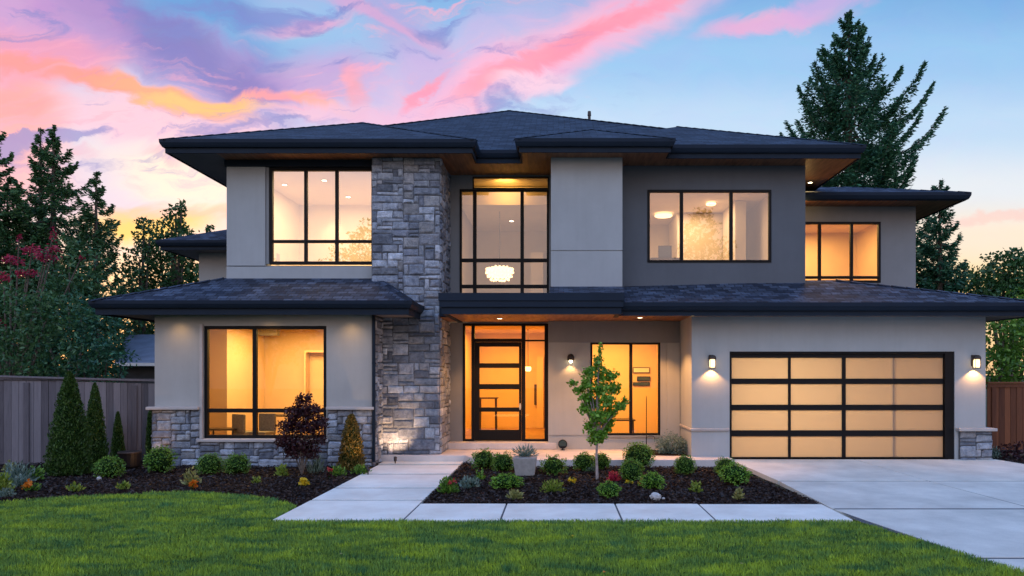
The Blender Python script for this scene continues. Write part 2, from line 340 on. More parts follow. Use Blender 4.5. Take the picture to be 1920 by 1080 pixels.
# ------------------------------------------------------------------ helpers
def P(px, py, Y): return ((px-VX)*Y/F, Y, H-(py-VY)*Y/F)
def PX(px, Y): return (px-VX)*Y/F
def PZ(py, Y): return H-(py-VY)*Y/F
def G(px, py, z=0.06):
    Y = F*(H-z)/(py-VY); return ((px-VX)*Y/F, Y, z)
def wloc(o):
    v = Vector((0, 0, 0))
    while o: v += o.location; o = o.parent
    return v
def tag(o, label, cat=None, group=None, kind=None):
    if label: o['label'] = label
    if cat: o['category'] = cat
    if group: o['group'] = group
    if kind: o['kind'] = kind
    return o
def empty(name, loc, label=None, cat=None, group=None):
    o = bpy.data.objects.new(name, None); o.empty_display_size = .3; COL.objects.link(o); o.location = loc
    return tag(o, label, cat, group)
def adopt(o, parent):
    if parent: o.parent = parent
class MB:
    def __init__(s): s.v = []; s.f = []; s.uv = {}; s.c = {}
    def poly(s, pts, uv=None, c=None):
        i = len(s.v); s.v += [tuple(p) for p in pts]; s.f.append(tuple(range(i, i+len(pts))))
        if uv: s.uv[len(s.f)-1] = uv
        if c is not None: s.c[len(s.f)-1] = c
    def box(s, x0, x1, y0, y1, z0, z1, c=None):
        p = [(x0,y0,z0),(x1,y0,z0),(x1,y1,z0),(x0,y1,z0),(x0,y0,z1),(x1,y0,z1),(x1,y1,z1),(x0,y1,z1)]
        i = len(s.v); s.v += p
        for f in ((0,3,2,1),(4,5,6,7),(0,1,5,4),(1,2,6,5),(2,3,7,6),(3,0,4,7)):
            s.f.append(tuple(i+k for k in f))
            if c is not None: s.c[len(s.f)-1] = c
    def tube(s, pts, rad, n=8, cap=True):
        pts = [Vector(p) for p in pts]; rings = []
        if not hasattr(rad, '__len__'): rad = [rad]*len(pts)
        for k, p in enumerate(pts):
            d = (pts[min(k+1, len(pts)-1)]-pts[max(k-1, 0)]).normalized()
            a = d.orthogonal().normalized() if k == 0 else (pa - d*pa.dot(d)).normalized()
            pa = a; b = d.cross(a); i = len(s.v)
            for q in range(n):
                an = 2*math.pi*q/n; s.v.append(tuple(p+(a*math.cos(an)+b*math.sin(an))*rad[k]))
            rings.append(i)
        for r0, r1 in zip(rings, rings[1:]):
            for q in range(n): s.f.append((r0+q, r0+(q+1)%n, r1+(q+1)%n, r1+q))
        if cap: s.f.append(tuple(rings[0]+q for q in range(n))[::-1]); s.f.append(tuple(rings[-1]+q for q in range(n)))
    def lathe(s, c, prof, n=20):
        i0 = len(s.v)
        for r, z in prof:
            for q in range(n):
                a = 2*math.pi*q/n; s.v.append((c[0]+r*math.cos(a), c[1]+r*math.sin(a), c[2]+z))
        for k in range(len(prof)-1):
            for q in range(n): s.f.append((i0+k*n+q, i0+k*n+(q+1)%n, i0+(k+1)*n+(q+1)%n, i0+(k+1)*n+q))
        s.f.append(tuple(i0+q for q in range(n))[::-1]); s.f.append(tuple(i0+(len(prof)-1)*n+q for q in range(n)))
    def ball(s, c, r, nu=10, nv=7, sq=(1,1,1), nz=0.0):
        prof = []
        i0 = len(s.v); 
        for k in range(nv+1):
            th = math.pi*k/nv
            for q in range(nu):
                a = 2*math.pi*q/nu; d = Vector((math.sin(th)*math.cos(a), math.sin(th)*math.sin(a), math.cos(th)))
                rr = r*(1+nz*mnoise.noise(d*2.1+Vector(c)*3)); s.v.append((c[0]+d.x*rr*sq[0], c[1]+d.y*rr*sq[1], c[2]+d.z*rr*sq[2]))
        for k in range(nv):
            for q in range(nu): s.f.append((i0+k*nu+q, i0+(k+1)*nu+q, i0+(k+1)*nu+(q+1)%nu, i0+k*nu+(q+1)%nu))
    def build(s, name, m, parent=None, bevel=0, smooth=False):
        me = bpy.data.meshes.new(name); off = wloc(parent) if parent else Vector((0,0,0))
        me.from_pydata([(x-off.x, y-off.y, z-off.z) for x, y, z in s.v], [], s.f)
        if s.uv:
            ul = me.uv_layers.new(name='UVMap')
            for fi, uv in s.uv.items():
                pl = me.polygons[fi]
                for k, li in enumerate(pl.loop_indices): ul.data[li].uv = uv[k]
        if s.c:
            first = next(iter(s.c.values()))
            if isinstance(first, tuple):
                at = me.color_attributes.new('tint3', 'FLOAT_COLOR', 'CORNER')
                for fi, c in s.c.items():
                    for li in me.polygons[fi].loop_indices: at.data[li].color = (*c, 1)
            else:
                at = me.attributes.new('tint', 'FLOAT', 'FACE')
                for fi, c in s.c.items(): at.data[fi].value = c
        me.materials.append(m if not isinstance(m, str) else M[m])
        if smooth:
            for pl in me.polygons: pl.use_smooth = True
        o = bpy.data.objects.new(name, me); COL.objects.link(o); adopt(o, parent)
        if bevel:
            b = o.modifiers.new('bevel', 'BEVEL'); b.width = bevel; b.segments = 2; b.limit_method = 'ANGLE'
        return o

def leaves_obj(name, C, size, asp, m, parent=None, D=None, align=0.0, up=0.0, jitter=.35, origin=None, fold=True):
    """C (n,3) leaf centres; D optional (n,3) preferred axis; one pointed quad per leaf"""
    n = len(C); d = RNG.normal(size=(n, 3)); d /= np.linalg.norm(d, axis=1)[:, None]
    if D is not None:
        d = d*(1-align)+D*align; d /= np.linalg.norm(d, axis=1)[:, None]+1e-9
    r = RNG.normal(size=(n, 3)); b = np.cross(d, r); b /= np.linalg.norm(b, axis=1)[:, None]+1e-9
    nn = np.cross(d, b)
    ln = size*(1+jitter*RNG.uniform(-1, 1, n))[:, None]; wd = ln*asp
    v = np.empty((n, 4, 3)); v[:, 0] = C-d*ln*.5; v[:, 1] = C+b*wd*.5+nn*wd*.12-d*ln*.05; v[:, 2] = C+d*ln*.5; v[:, 3] = C-b*wd*.5+nn*wd*.12-d*ln*.05
    v = v.reshape(-1, 3)
    off = np.array(wloc(parent)) if parent else np.zeros(3)
    if origin is not None: off = np.array(origin)
    v = v-off
    me = bpy.data.meshes.new(name); me.vertices.add(n*4); me.loops.add(n*4); me.polygons.add(n)
    me.vertices.foreach_set('co', v.ravel().astype(np.float32)); me.loops.foreach_set('vertex_index', np.arange(n*4, dtype=np.int32))
    me.polygons.foreach_set('loop_start', np.arange(0, n*4, 4, dtype=np.int32))
    me.polygons.foreach_set('loop_total', np.full(n, 4, dtype=np.int32)); me.update()
    at = me.attributes.new('tint', 'FLOAT', 'FACE'); at.data.foreach_set('value', np.clip(RNG.normal(.45, .25, n), 0, 1).astype(np.float32))
    me.materials.append(M[m]); me.validate()
    o = bpy.data.objects.new(name, me); COL.objects.link(o); adopt(o, parent); return o

def sweep(mb, path, prof):
    """profile [(inset, z)...] closed, swept along an XY path; inset to the left-hand normal of travel reversed"""
    n = len(path); pts = [Vector((p[0], p[1])) for p in path]; M_ = []
    for k in range(n):
        ns = []
        if k > 0: d = (pts[k]-pts[k-1]).normalized(); ns.append(Vector((-d.y, d.x)))
        if k < n-1: d = (pts[k+1]-pts[k]).normalized(); ns.append(Vector((-d.y, d.x)))
        if len(ns) == 2:
            a = ns[0]+ns[1]; M_.append(a/(1+ns[0].dot(ns[1])))
        else: M_.append(ns[0])
    i0 = len(mb.v); q = len(prof)
    for k in range(n):
        for d, z in prof: mb.v.append((pts[k].x+M_[k].x*d, pts[k].y+M_[k].y*d, z))
    for k in range(n-1):
        for j in range(q): mb.f.append((i0+k*q+j, i0+(k+1)*q+j, i0+(k+1)*q+(j+1)%q, i0+k*q+(j+1)%q))
    mb.f.append(tuple(i0+j for j in range(q))); mb.f.append(tuple(i0+(n-1)*q+j for j in range(q))[::-1])

def wall(mb, x0, x1, z0, z1, y, th, holes=()):
    xs = sorted({x0, x1, *[h for H_ in holes for h in H_[:2]]}); zs = sorted({z0, z1, *[h for H_ in holes for h in H_[2:4]]})
    xs = [x for x in xs if x0 <= x <= x1]; zs = [z for z in zs if z0 <= z <= z1]
    for a, b in zip(xs, xs[1:]):
        for c, d in zip(zs, zs[1:]):
            cx, cz = (a+b)/2, (c+d)/2
            if any(h[0] < cx < h[1] and h[2] < cz < h[3] for h in holes): continue
            mb.poly([(a,y,c),(b,y,c),(b,y,d),(a,y,d)]); mb.poly([(b,y+th,c),(a,y+th,c),(a,y+th,d),(b,y+th,d)])
    for a, b, c, d in holes:
        mb.poly([(a,y,c),(a,y+th,c),(a,y+th,d),(a,y,d)]); mb.poly([(b,y,d),(b,y+th,d),(b,y+th,c),(b,y,c)])
        mb.poly([(a,y,d),(a,y+th,d),(b,y+th,d),(b,y,d)]); mb.poly([(a,y,c),(b,y,c),(b,y+th,c),(a,y+th,c)])
    mb.poly([(x0,y,z0),(x0,y,z1),(x0,y+th,z1),(x0,y+th,z0)]); mb.poly([(x1,y,z0),(x1,y+th,z0),(x1,y+th,z1),(x1,y,z1)])
    mb.poly([(x0,y,z1),(x1,y,z1),(x1,y+th,z1),(x0,y+th,z1)])

STONE_C = [(.40,.44,.49),(.21,.24,.285),(.27,.305,.355),(.17,.195,.235),(.32,.35,.395),(.23,.255,.29),(.145,.165,.20),(.28,.285,.30),(.34,.37,.41),(.26,.265,.27),(.18,.20,.24),(.30,.32,.36)]
def ashlar(mb, to3, w_, h_, cell=.13, seed=1, maxw=5, maxh=3, depth=.036, tone=1.15):
    R = random.Random(seed); nx = max(1, round(w_/cell)); nz_ = max(1, round(h_/(cell*.72))); cw = w_/nx; ch = h_/nz_
    occ = [[False]*nz_ for _ in range(nx)]
    for j in range(nz_):
        for i in range(nx):
            if occ[i][j]: continue
            ww = R.choice([2,3,3,4,4,5,3]); hh = R.choice([1,2,2,1,2,3,2]); 
            if R.random() < .12: ww = 1
            ww = min(ww, maxw, nx-i); hh = min(hh, maxh, nz_-j)
            while any(occ[i+a][j] for a in range(ww)): ww -= 1
            if ww == 1 and hh == 1 and R.random() < .5 and j+1 < nz_: hh = 2
            while any(occ[i+a][j+b] for a in range(ww) for b in range(hh)): hh -= 1
            for a in range(ww):
                for b in range(hh): occ[i+a][j+b] = True
            g = .003+R.random()*.006
            x0, x1, z0, z1 = i*cw+g, (i+ww)*cw-g, j*ch+g, (j+hh)*ch-g
            c = R.choice(STONE_C); k = (.70+R.random()*.60)*tone; c = tuple(v_*k for v_ in c)
            nu, nv = 4+ww*2, 3+hh*2; base = len(mb.v); dd = depth*(.45+R.random()*.6); tilt = (R.random()-.5)*.02; sd = R.random()*50
            jt = [(R.random()-.5)*.022 for _ in range(8)]
            for b in range(nv):
                for a in range(nu):
                    fu, fv = a/(nu-1), b/(nv-1)
                    # corners pulled a little off square
                    ex = (jt[0]*(1-fu)+jt[1]*fu)*(1-fv)+(jt[2]*(1-fu)+jt[3]*fu)*fv; ez = (jt[4]*(1-fu)+jt[5]*fu)*(1-fv)+(jt[6]*(1-fu)+jt[7]*fu)*fv
                    rim = a in (0, nu-1) or b in (0, nv-1)
                    cu = min(fu, 1-fu)*(x1-x0); cv = min(fv, 1-fv)*(z1-z0)
                    u = x0+(x1-x0)*fu+ex; v_ = z0+(z1-z0)*fv+ez
                    e = min(1, min(cu, cv)/.035)
                    nz = mnoise.noise(Vector((u*7+sd, v_*7, sd)))*.016+mnoise.noise(Vector((u*20+sd, v_*20, sd)))*.006
                    dz = 0.0 if rim else (dd*(.72+.28*math.sqrt(e))+nz+tilt*(fu-.5))
                    if rim: 
                        u += mnoise.noise(Vector((v_*9, sd, 1)))*.006; v_ += mnoise.noise(Vector((u*9, sd, 5)))*.006
                    mb.v.append(to3(u, v_, dz))
            # rim pushed: second ring sits close to the rim so edges read as worn arrises
            for b in range(nv-1):
                for a in range(nu-1):
                    q = base+b*nu+a; mb.f.append((q, q+1, q+nu+1, q+nu)); mb.c[len(mb.f)-1] = c

def copy_tree(o, parent=None):
    c = o.copy(); COL.objects.link(c)
    if parent: c.parent = parent
    for ch in list(o.children): copy_tree(ch, c)
    return c
def retag(o, label): 
    if label: o['label'] = label
    return o

# ------------------------------------------------------------------ ground
mb = MB(); mb.poly([(-400,-60,-.03),(400,-60,-.03),(400,900,-.03),(-400,900,-.03)]); g = mb.build('ground', 'ground'); g['kind'] = 'structure'
curve = [G(*p, 0.0)[:2] for p in ((-140,960),(0,943),(100,936),(200,930),(300,926),(380,925),(450,930),(490,935),(520,940),(545,946))]
curve.append((-3.86, 10.20))
lawn_poly = [(-30,-6),(4.9,-6),(4.9,6.2),(4.66,6.9),(4.35,8.0),(4.02,9.15),(-3.86,9.18),(-3.86,10.15)] + [(x, y) for x, y in curve[::-1][1:]] + [(-12,10.2),(-30,10.0)]
mb = MB(); mb.poly([(x, y, 0.0) for x, y in lawn_poly]); lw = mb.build('lawn', 'turf'); lw['kind'] = 'structure'
def inpoly(x, y, poly):
    poly = np.array(poly); c = np.zeros(len(x), bool); j = len(poly)-1
    for i in range(len(poly)):
        xi, yi = poly[i]; xj, yj = poly[j]
        c ^= ((yi > y) != (yj > y)) & (x < (xj-xi)*(y-yi)/(yj-yi+1e-12)+xi); j = i
    return c
def grass(n):
    Yq = RNG.uniform(4.7, 11.6, int(n*2)); xq = RNG.uniform(-10.2, 5.2, len(Yq))
    k = inpoly(xq, Yq, lawn_poly) & (xq > -.84*Yq-.2) & (RNG.uniform(size=len(Yq)) < (6.6/np.maximum(Yq, 5.4))**1.1+.05)
    x, y = xq[k], Yq[k]; n = len(x)
    hmap = np.array([mnoise.noise(Vector((a*1.1, b*2.0, 3)))+.6*mnoise.noise(Vector((a*3.7, b*5, 9))) for a, b in zip(x, y)])
    h = (.044+.018*hmap)*RNG.uniform(.5, 1.5, n); az = RNG.uniform(0, 2*math.pi, n); le = RNG.normal(0, .4, n)*h
    lx, ly = np.cos(az)*le, np.sin(az)*le; wd = RNG.uniform(.0022, .0045, n)*(y/7.0)
    ba = RNG.uniform(0, 2*math.pi, n); bx, by = np.cos(ba)*wd, np.sin(ba)*wd*.6
    v = np.empty((n, 5, 3)); z = np.zeros(n)
    v[:, 0] = np.stack([x-bx, y-by, z], 1); v[:, 1] = np.stack([x+bx, y+by, z], 1)
    v[:, 2] = np.stack([x+bx*.8+lx*.35, y+by*.8+ly*.35, h*.6], 1); v[:, 4] = np.stack([x-bx*.8+lx*.35, y-by*.8+ly*.35, h*.6], 1)
    v[:, 3] = np.stack([x+lx, y+ly, h], 1)
    me = bpy.data.meshes.new('grass'); me.vertices.add(n*5); me.loops.add(n*5); me.polygons.add(n)
    me.vertices.foreach_set('co', v.ravel().astype(np.float32)); me.loops.foreach_set('vertex_index', np.arange(n*5, dtype=np.int32))
    me.polygons.foreach_set('loop_start', np.arange(0, n*5, 5, dtype=np.int32)); me.polygons.foreach_set('loop_total', np.full(n, 5, dtype=np.int32)); me.update()
    at = me.attributes.new('tint', 'FLOAT', 'FACE'); at.data.foreach_set('value', np.clip(.45+.25*hmap+RNG.normal(0, .2, n), 0, 1).astype(np.float32))
    me.materials.append(M['grass']); o = bpy.data.objects.new('grass', me); COL.objects.link(o)
    tag(o, 'short mown green lawn grass in front of the house', 'grass', kind='stuff')
grass(300000)

# mulch beds
def bed(name, poly, z, label):
    mb = MB(); xs = [p[0] for p in poly]; ys = [p[1] for p in poly]; st = .16
    nx = int((max(xs)-min(xs))/st)+1; ny = int((max(ys)-min(ys))/st)+1
    mb.poly([(x, y, z-.035) for x, y in poly]); o = mb.build(name, 'soil'); o['kind'] = 'structure'
    n = 34000; x = RNG.uniform(min(xs), max(xs), n); y = RNG.uniform(min(ys), max(ys), n); k = inpoly(x, y, poly); x, y = x[k], y[k]
    zz = z-.035+RNG.uniform(0, .035, len(x))+.02*np.array([mnoise.noise(Vector((a*2, b*2, 0))) for a, b in zip(x, y)])
    D = RNG.normal(size=(len(x), 3)); D[:, 2] *= .35; D /= np.linalg.norm(D, axis=1)[:, None]
    o = leaves_obj('bark_mulch', np.stack([x, y, zz], 1), .055, .38, 'chips', None, D, .9)
    tag(o, label, 'mulch', kind='stuff')
bedL = [(x, y) for x, y in curve] + [(-3.86,15.2),(-4.05,15.2),(-4.05,15.38),(-8.4,15.38),(-14,15.4),(-14,10.2)]
bed('planting_soil', bedL, .05, 'dark bark mulch of the bed under the left wing')
bedR = [(-2.06,10.36),(3.98,10.3),(3.80,12.6),(3.78,14.40),(-1.25,14.42),(-1.75,14.75),(-2.0,15.14),(-2.06,15.14)]
bed('planting_soil', bedR, .05, 'dark bark mulch of the bed between path and driveway')
bedG = [(9.75,11.5),(16,11.5),(16,17.0),(9.6,17.0),(9.5,15.1),(9.7,14.4)]
bed('planting_soil', bedG, .09, 'dark bark mulch beside the garage and the brown fence')

# concrete flatwork: separate slabs with open joints
def slabs(name, rects, m='concrete', th=.09, bev=.008):
    mb = MB(); 
    for r in rects:
        if len(r) == 5: x0, x1, y0, y1, z = r; pts = [(x0,y0,z),(x1,y0,z),(x1,y1,z),(x0,y1,z)]
        else: pts = r
        i = len(mb.v); n = len(pts); mb.v += [tuple(p) for p in pts]+[(p[0], p[1], p[2]-th) for p in pts]
        mb.f.append(tuple(range(i, i+n)))
        for k in range(n): mb.f.append((i+k, i+n+k, i+n+(k+1)%n, i+(k+1)%n))
    o = mb.build(name, m, bevel=bev); o['kind'] = 'structure'; return o
gz = .028
slabs('garden_path', [(-3.84,-2.09,10.68,11.73,gz),(-3.84,-2.09,11.81,13.34,gz),(-3.86,-2.09,13.44,14.68,gz),(-3.88,-2.09,14.79,15.19,gz+.012)], 'walk')
slabs('sidewalk', [(-3.84,-2.09,9.2,10.61,gz),(-2.065,-.78,9.2,10.34,gz),(-.755,.86,9.2,10.34,gz),(.885,2.12,9.2,10.33,gz),(2.145,3.985,9.2,10.30,gz)], 'walk')
def dz(y): return .022+max(0, min(1, (y-11.6)/3.4))*.091
DX = lambda y: 4.03 if y > 9.1 else 4.03+(9.1-y)*.27
rows = [14.98, 12.42, 9.97, 7.32, 4.2, -4]
rects = []
for a, b in zip(rows, rows[1:]):
    a2, b2 = a-.035, b+.035
    l1 = DX(a2) if a < 14 else 3.79; l2 = DX(b2)
    m1, m2 = 6.5, 6.95-.02*(12-b) if b < 12 else 6.72
    mA = 6.52+ (14.98-a)*.09; mB_ = 6.52+(14.98-b)*.09
    r1 = 9.62 if a > 14 else 9.95; r2 = 10.4
    seg = [(a2, b2)] 
    if a > 14: seg = [(14.98, 12.455)]
    for p_, q_ in seg:
        rects.append([(l2, q_, dz(q_)), (mB_-.01, q_, dz(q_)), (mA-.01, p_, dz(p_)), (l1, p_, dz(p_))])
        rects.append([(mB_+.01, q_, dz(q_)), (r2, q_, dz(q_)), (r1, p_, dz(p_)), (mA+.01, p_, dz(p_))])
# first row bends at the foot of the ramp; split it there
fix = []
for r in rects:
    ys = [p[1] for p in r]
    fix.append(r)
slabs('driveway', fix)
M['joint'] = simple('joint_filler', (.10, .105, .115), .95, .2, 20, spec=.1)
mb = MB(); q_ = .008
mb.poly([(DX(-3.9)+.03,-3.9,.022-q_),(10.3,-3.9,.022-q_),(10.3,9.1,.022-q_),(4.06,9.1,.022-q_)]); mb.poly([(4.06,9.1,.022-q_),(10.3,9.1,.022-q_),(10.2,12.42,dz(12.42)-q_),(4.06,12.42,dz(12.42)-q_)]); mb.poly([(4.06,12.42,dz(12.42)-q_),(10.2,12.42,dz(12.42)-q_),(9.7,14.97,dz(14.97)-q_),(3.83,14.97,dz(14.97)-q_)]); o = mb.build('driveway_bed', 'joint'); o['kind'] = 'structure'
mb = MB(); mb.poly([(-3.82,9.22,.020),(3.96,9.22,.020),(3.96,10.28,.020),(-2.11,10.28,.020),(-2.11,15.18,.020),(-3.82,15.18,.020)]); o = mb.build('path_bed', 'joint'); o['kind'] = 'structure'
# porch slab with a bowed front edge
front = [(-4.04,15.2),(-2.05,15.2),(-1.95,15.0),(-1.75,14.74),(-1.45,14.55),(-1.1,14.47),(3.0,14.45),(3.55,14.50),(3.77,14.62)]
poly = front+[(3.77,15.02),(2.9,15.02),(2.9,16.8),(-4.04,16.8)]
mb = MB(); i = 0; n = len(poly); mb.v = [(x, y, .17) for x, y in poly]+[(x, y, -.02) for x, y in poly]; mb.f = [tuple(range(n))]+[(k, n+k, n+(k+1)%n, (k+1)%n) for k in range(n)]
o = mb.build('porch_floor', 'porch', bevel=.012); o['kind'] = 'structure'
mb = MB(); mb.box(-2.64, -.02, 16.42, 16.9, .172, .33); o = mb.build('door_step', 'porch', bevel=.012); o['kind'] = 'structure'

# ------------------------------------------------------------------ the house
house = empty('house', (0, 15, 0), 'two storey modern house with stone pier, dark hipped roofs and lit windows', 'house')
ZS, ZL = 6.87, 3.26        # upper and lower soffit heights
def Wd(name, X0, X1, z0, z1, Y, vb=(), hb=(), fw=.055, mw=.05, glass='glass', set_=.05, depth=.09, sill=False, parent=house, outset=0):
    """window: frame with bars > pane; set back in its opening"""
    y0 = Y+set_; mb = MB(); mb.box(X0, X0+fw, y0, y0+depth, z0, z1); mb.box(X1-fw, X1, y0, y0+depth, z0, z1)
    mb.box(X0+fw, X1-fw, y0, y0+depth, z0, z0+fw); mb.box(X0+fw, X1-fw, y0, y0+depth, z1-fw, z1)
    for x in vb: mb.box(x-mw/2, x+mw/2, y0+.004, y0+depth-.004, z0+fw, z1-fw)
    for z, a, b in hb: mb.box(max(a, X0+fw), min(b, X1-fw), y0+.008, y0+depth-.008, z-mw/2, z+mw/2)
    fr = mb.build(name, 'black', parent, bevel=.004)
    g = MB(); g.poly([(X0+fw*.5, y0+depth*.55, z0+fw*.5), (X1-fw*.5, y0+depth*.55, z0+fw*.5), (X1-fw*.5, y0+depth*.55, z1-fw*.5), (X0+fw*.5, y0+depth*.55, z1-fw*.5)])
    g.build('pane', glass, fr); return fr

# --- left wing, lower storey
LY = 14.6; lx0, lx1 = PX(290, LY), PX(697, LY)
hl = (PX(382, LY), PX(612, LY), PZ(822, LY), PZ(611, LY))
mb = MB(); wall(mb, lx0, lx1, .0, ZL-.001, LY, .22, [hl])
mb.poly([(lx0, LY+.22, 0), (lx0, 21, 0), (lx0, 21, ZL), (lx0, LY+.22, ZL)]); mb.build('wall', 'stucco_w', house)
zc = PZ(768, LY)     # wainscot top
sb = MB(); DP = .05
def front3(x0, z0, y): return lambda u, v_, d: (x0+u, y-d, z0+v_)
yb = LY-.05
for (a, b, z0, z1, sd) in ((lx0-.03, hl[0]-.055, -.05, zc, 3), (hl[1]+.04, lx1+.02, -.05, zc, 4), (hl[0]-.055, hl[1]+.04, -.05, hl[2]-.07, 5)):
    ashlar(sb, front3(a, z0, yb), b-a, z1-z0, .105, sd)
ashlar(sb, lambda u, v_, d: (lx0-.03-d, LY+.5-u, -.05+v_), .55, zc+.05, .105, 8)
ashlar(sb, lambda u, v_, d: (lx1+.03+d, LY-.05+u, -.05+v_), .80, ZL+.02, .105, 9)
wa = sb.build('stone_wainscot', 'stone', house)
mb = MB(); mb.box(lx0-.03, hl[0]-.055, yb, LY-.002, -.05, zc); mb.box(hl[1]+.04, lx1+.02, yb, LY-.002, -.05, zc); mb.box(hl[0]-.055, hl[1]+.04, yb, LY-.002, -.05, hl[2]-.07)
mb.box(lx1+.002, lx1+.03, LY+.003, 15.38, -.05, ZL-.01); mb.build('mortar_bed', 'mortar', wa)
mb = MB(); mb.box(lx0-.11, hl[0]-.05, LY-.15, LY-.002, zc, zc+.065); mb.build('cap_ledge', 'trimstone', house, bevel=.012); mb = MB(); mb.box(hl[1]+.035, lx1+.08, LY-.15, LY-.002, zc, zc+.065); mb.build('cap_ledge', 'trimstone', house, bevel=.012); mb = MB()
mb.box(hl[0]-.10, hl[1]+.06, LY-.12, LY+.045, hl[2]-.07, hl[2]-.004); mb.build('window_sill', 'trimstone', house, bevel=.012)
mb = MB(); mb.box(hl[0]-.065, hl[0]-.003, LY-.055, LY-.002, hl[2], hl[3]+.03); mb.build('window_trim', 'trimstone', house, bevel=.005)
Wd('window', *hl, LY, [PX(476, LY)], [(PZ(770, LY), -99, 99)], fw=.07, mw=.085, glass='glass_lo', set_=.02)
# --- stone pier
CY = 15.4; cx0, cx1 = PX(697, CY), PX(825, CY)
sb = MB(); ashlar(sb, front3(cx0, .172, CY), cx1-cx0, ZS-.172, .12, 21)
ashlar(sb, lambda u, v_, d: (cx1+d, CY+u, .172+v_), 16.77-CY, ZS-.172, .12, 22)
pier = sb.build('stone_pier', 'stone', house)
mb = MB(); mb.box(cx0, cx1-.0, CY+.001, 16.90, .0, ZS-.004); mb.build('mortar_bed', 'mortar', pier)
# --- upper left wall
UY = 15.6; ux0 = PX(425, UY)
hu = (PX(505, UY), cx0-.005, PZ(495, UY), PZ(313, UY))
mb = MB(); wall(mb, ux0, cx0+.1, 3.9, ZS-.001, UY+.09, .2, [(PX(498, UY), cx0-.005, PZ(497, UY), ZS-.10)])
mb.box(ux0, PX(497, UY), UY, UY+.088, PZ(499, UY)+.012, ZS-.15)                # pilaster beside the window
mb.box(ux0, cx0+.02, UY-.01, UY+.087, 3.9, PZ(499, UY)-.012)                   # apron under it
mb.poly([(ux0, UY+.29, 3.4), (ux0, 28, 3.4), (ux0, 28, ZS), (ux0, UY+.29, ZS)]); mb.build('wall', 'stucco', house)
mb = MB(); mb.box(ux0-.04, cx0-.002, UY-.03, UY+.085, ZS-.148, ZS-.002); mb.build('frieze_board', 'fascia', house)
Wd('window', PX(503, UY), cx0-.008, PZ(495, UY), ZS-.15, UY+.08, [PX(574, UY+.1), PX(632, UY+.1)], [(PZ(453, UY+.1), -99, 99)], fw=.07, mw=.065, glass='glass_up', set_=-.03)
mb = MB(); mb.box(PX(497, UY)+.002, PX(503, UY)-.001, UY+.03, UY+.088, PZ(497, UY)+.03, ZS-.15); mb.build('window_trim', 'stucco_mid', house)
# --- centre recess
RY = 16.77; PYW = 15.4; px0, px1 = PX(1033, PYW), PX(1167, PYW)
hc = (PX(862, RY), PX(1029, RY), 3.64, PZ(355, RY)); hc2 = (PX(886, RY), PX(1029, RY), PZ(354, RY)+.0, PZ(331, RY))
hd = (PX(868, RY), PX(1028, RY), .335, PZ(607, RY))
mb = MB(); wall(mb, cx1-.02, px0+.1, 3.3, ZS-.001, RY, .2, [(hc[0], hc[1], hc[2], hc[3]), (hc2[0], hc2[1], hc[3]+.01, hc2[3])])
wall(mb, cx1-.02, px0+.1, .0, ZL-.001, RY, .2, [hd]); mb.build('wall', 'stucco_mid', house)
zb1, zb2 = PZ(488, RY), PZ(537, RY)
Wd('window', *hc, RY, [PX(890, RY), PX(979, RY)], [(zb1, -99, 99), (zb2, -99, 99)], fw=.05, mw=.085, set_=-.02)
Wd('transom_window', hc2[0], hc2[1], hc[3]+.01, hc2[3], RY, fw=.03, glass='glass_lo', set_=.0)
# --- upper middle panel
mb = MB(); mb.box(px0, px1, PYW, 16.05, PZ(470, PYW)+.012, ZS-.002); mb.box(px0+.004, px1-.004, PYW+.02, 16.04, PZ(470, PYW)-.012, PZ(470, PYW)+.012)
mb.box(px0, px1, PYW, 16.05, 3.5, PZ(470, PYW)-.012); mb.box(px0+.12, px1, 16.05, 16.9, 3.5, ZS-.002)
mb.box(px0+.001, px0+.119, 16.06, 16.765, 3.5, ZS-.003)
mb.build('wall_panel', 'stucco', house)
# --- dark bay
DY = 16.0; dx0, dx1 = px1, PX(1510, DY)
hD = (PX(1214, DY), PX(1446, DY), PZ(492, DY), PZ(356, DY))
mb = MB(); wall(mb, dx0-.02, dx1, 3.6, ZS-.001, DY, .2, [hD]); mb.poly([(dx1, DY+.2, 3.6), (dx1, 26, 3.6), (dx1, 26, ZS), (dx1, DY+.2, ZS)]); mb.build('wall', 'stucco_dark', house)
Wd('window', *hD, DY, [PX(1278, DY), PX(1371, DY)], fw=.055, mw=.075, set_=-.02)
# --- far right wall
FY = 18.0; fx1 = PX(1717, FY); ZF = 6.40
hF = (PX(1498, FY), PX(1651, FY), PZ(530, FY), PZ(416, FY))
mb = MB(); wall(mb, dx1-.05, fx1, 3.4, ZF-.001, FY, .2, [hF]); mb.poly([(fx1, FY+.2, 3.4), (fx1, 24, 3.4), (fx1, 24, ZF), (fx1, FY+.2, ZF)]); mb.build('wall', 'stucco_mid', house)
Wd('window', *hF, FY, [PX(1537, FY), PX(1597, FY)], [(PZ(520, FY), -99, 99)], fw=.06, mw=.07, glass='glass_lo', set_=-.02)
# --- back left wing
BY = 18.0; bx0 = PX(373, BY)
mb = MB(); wall(mb, bx0, -7.4, 3.0, 5.17, BY, .2); mb.poly([(bx0, BY+.2, 3), (bx0, 26, 3), (bx0, 26, 5.17), (bx0, BY+.2, 5.17)]); mb.build('wall', 'stucco_w', house)
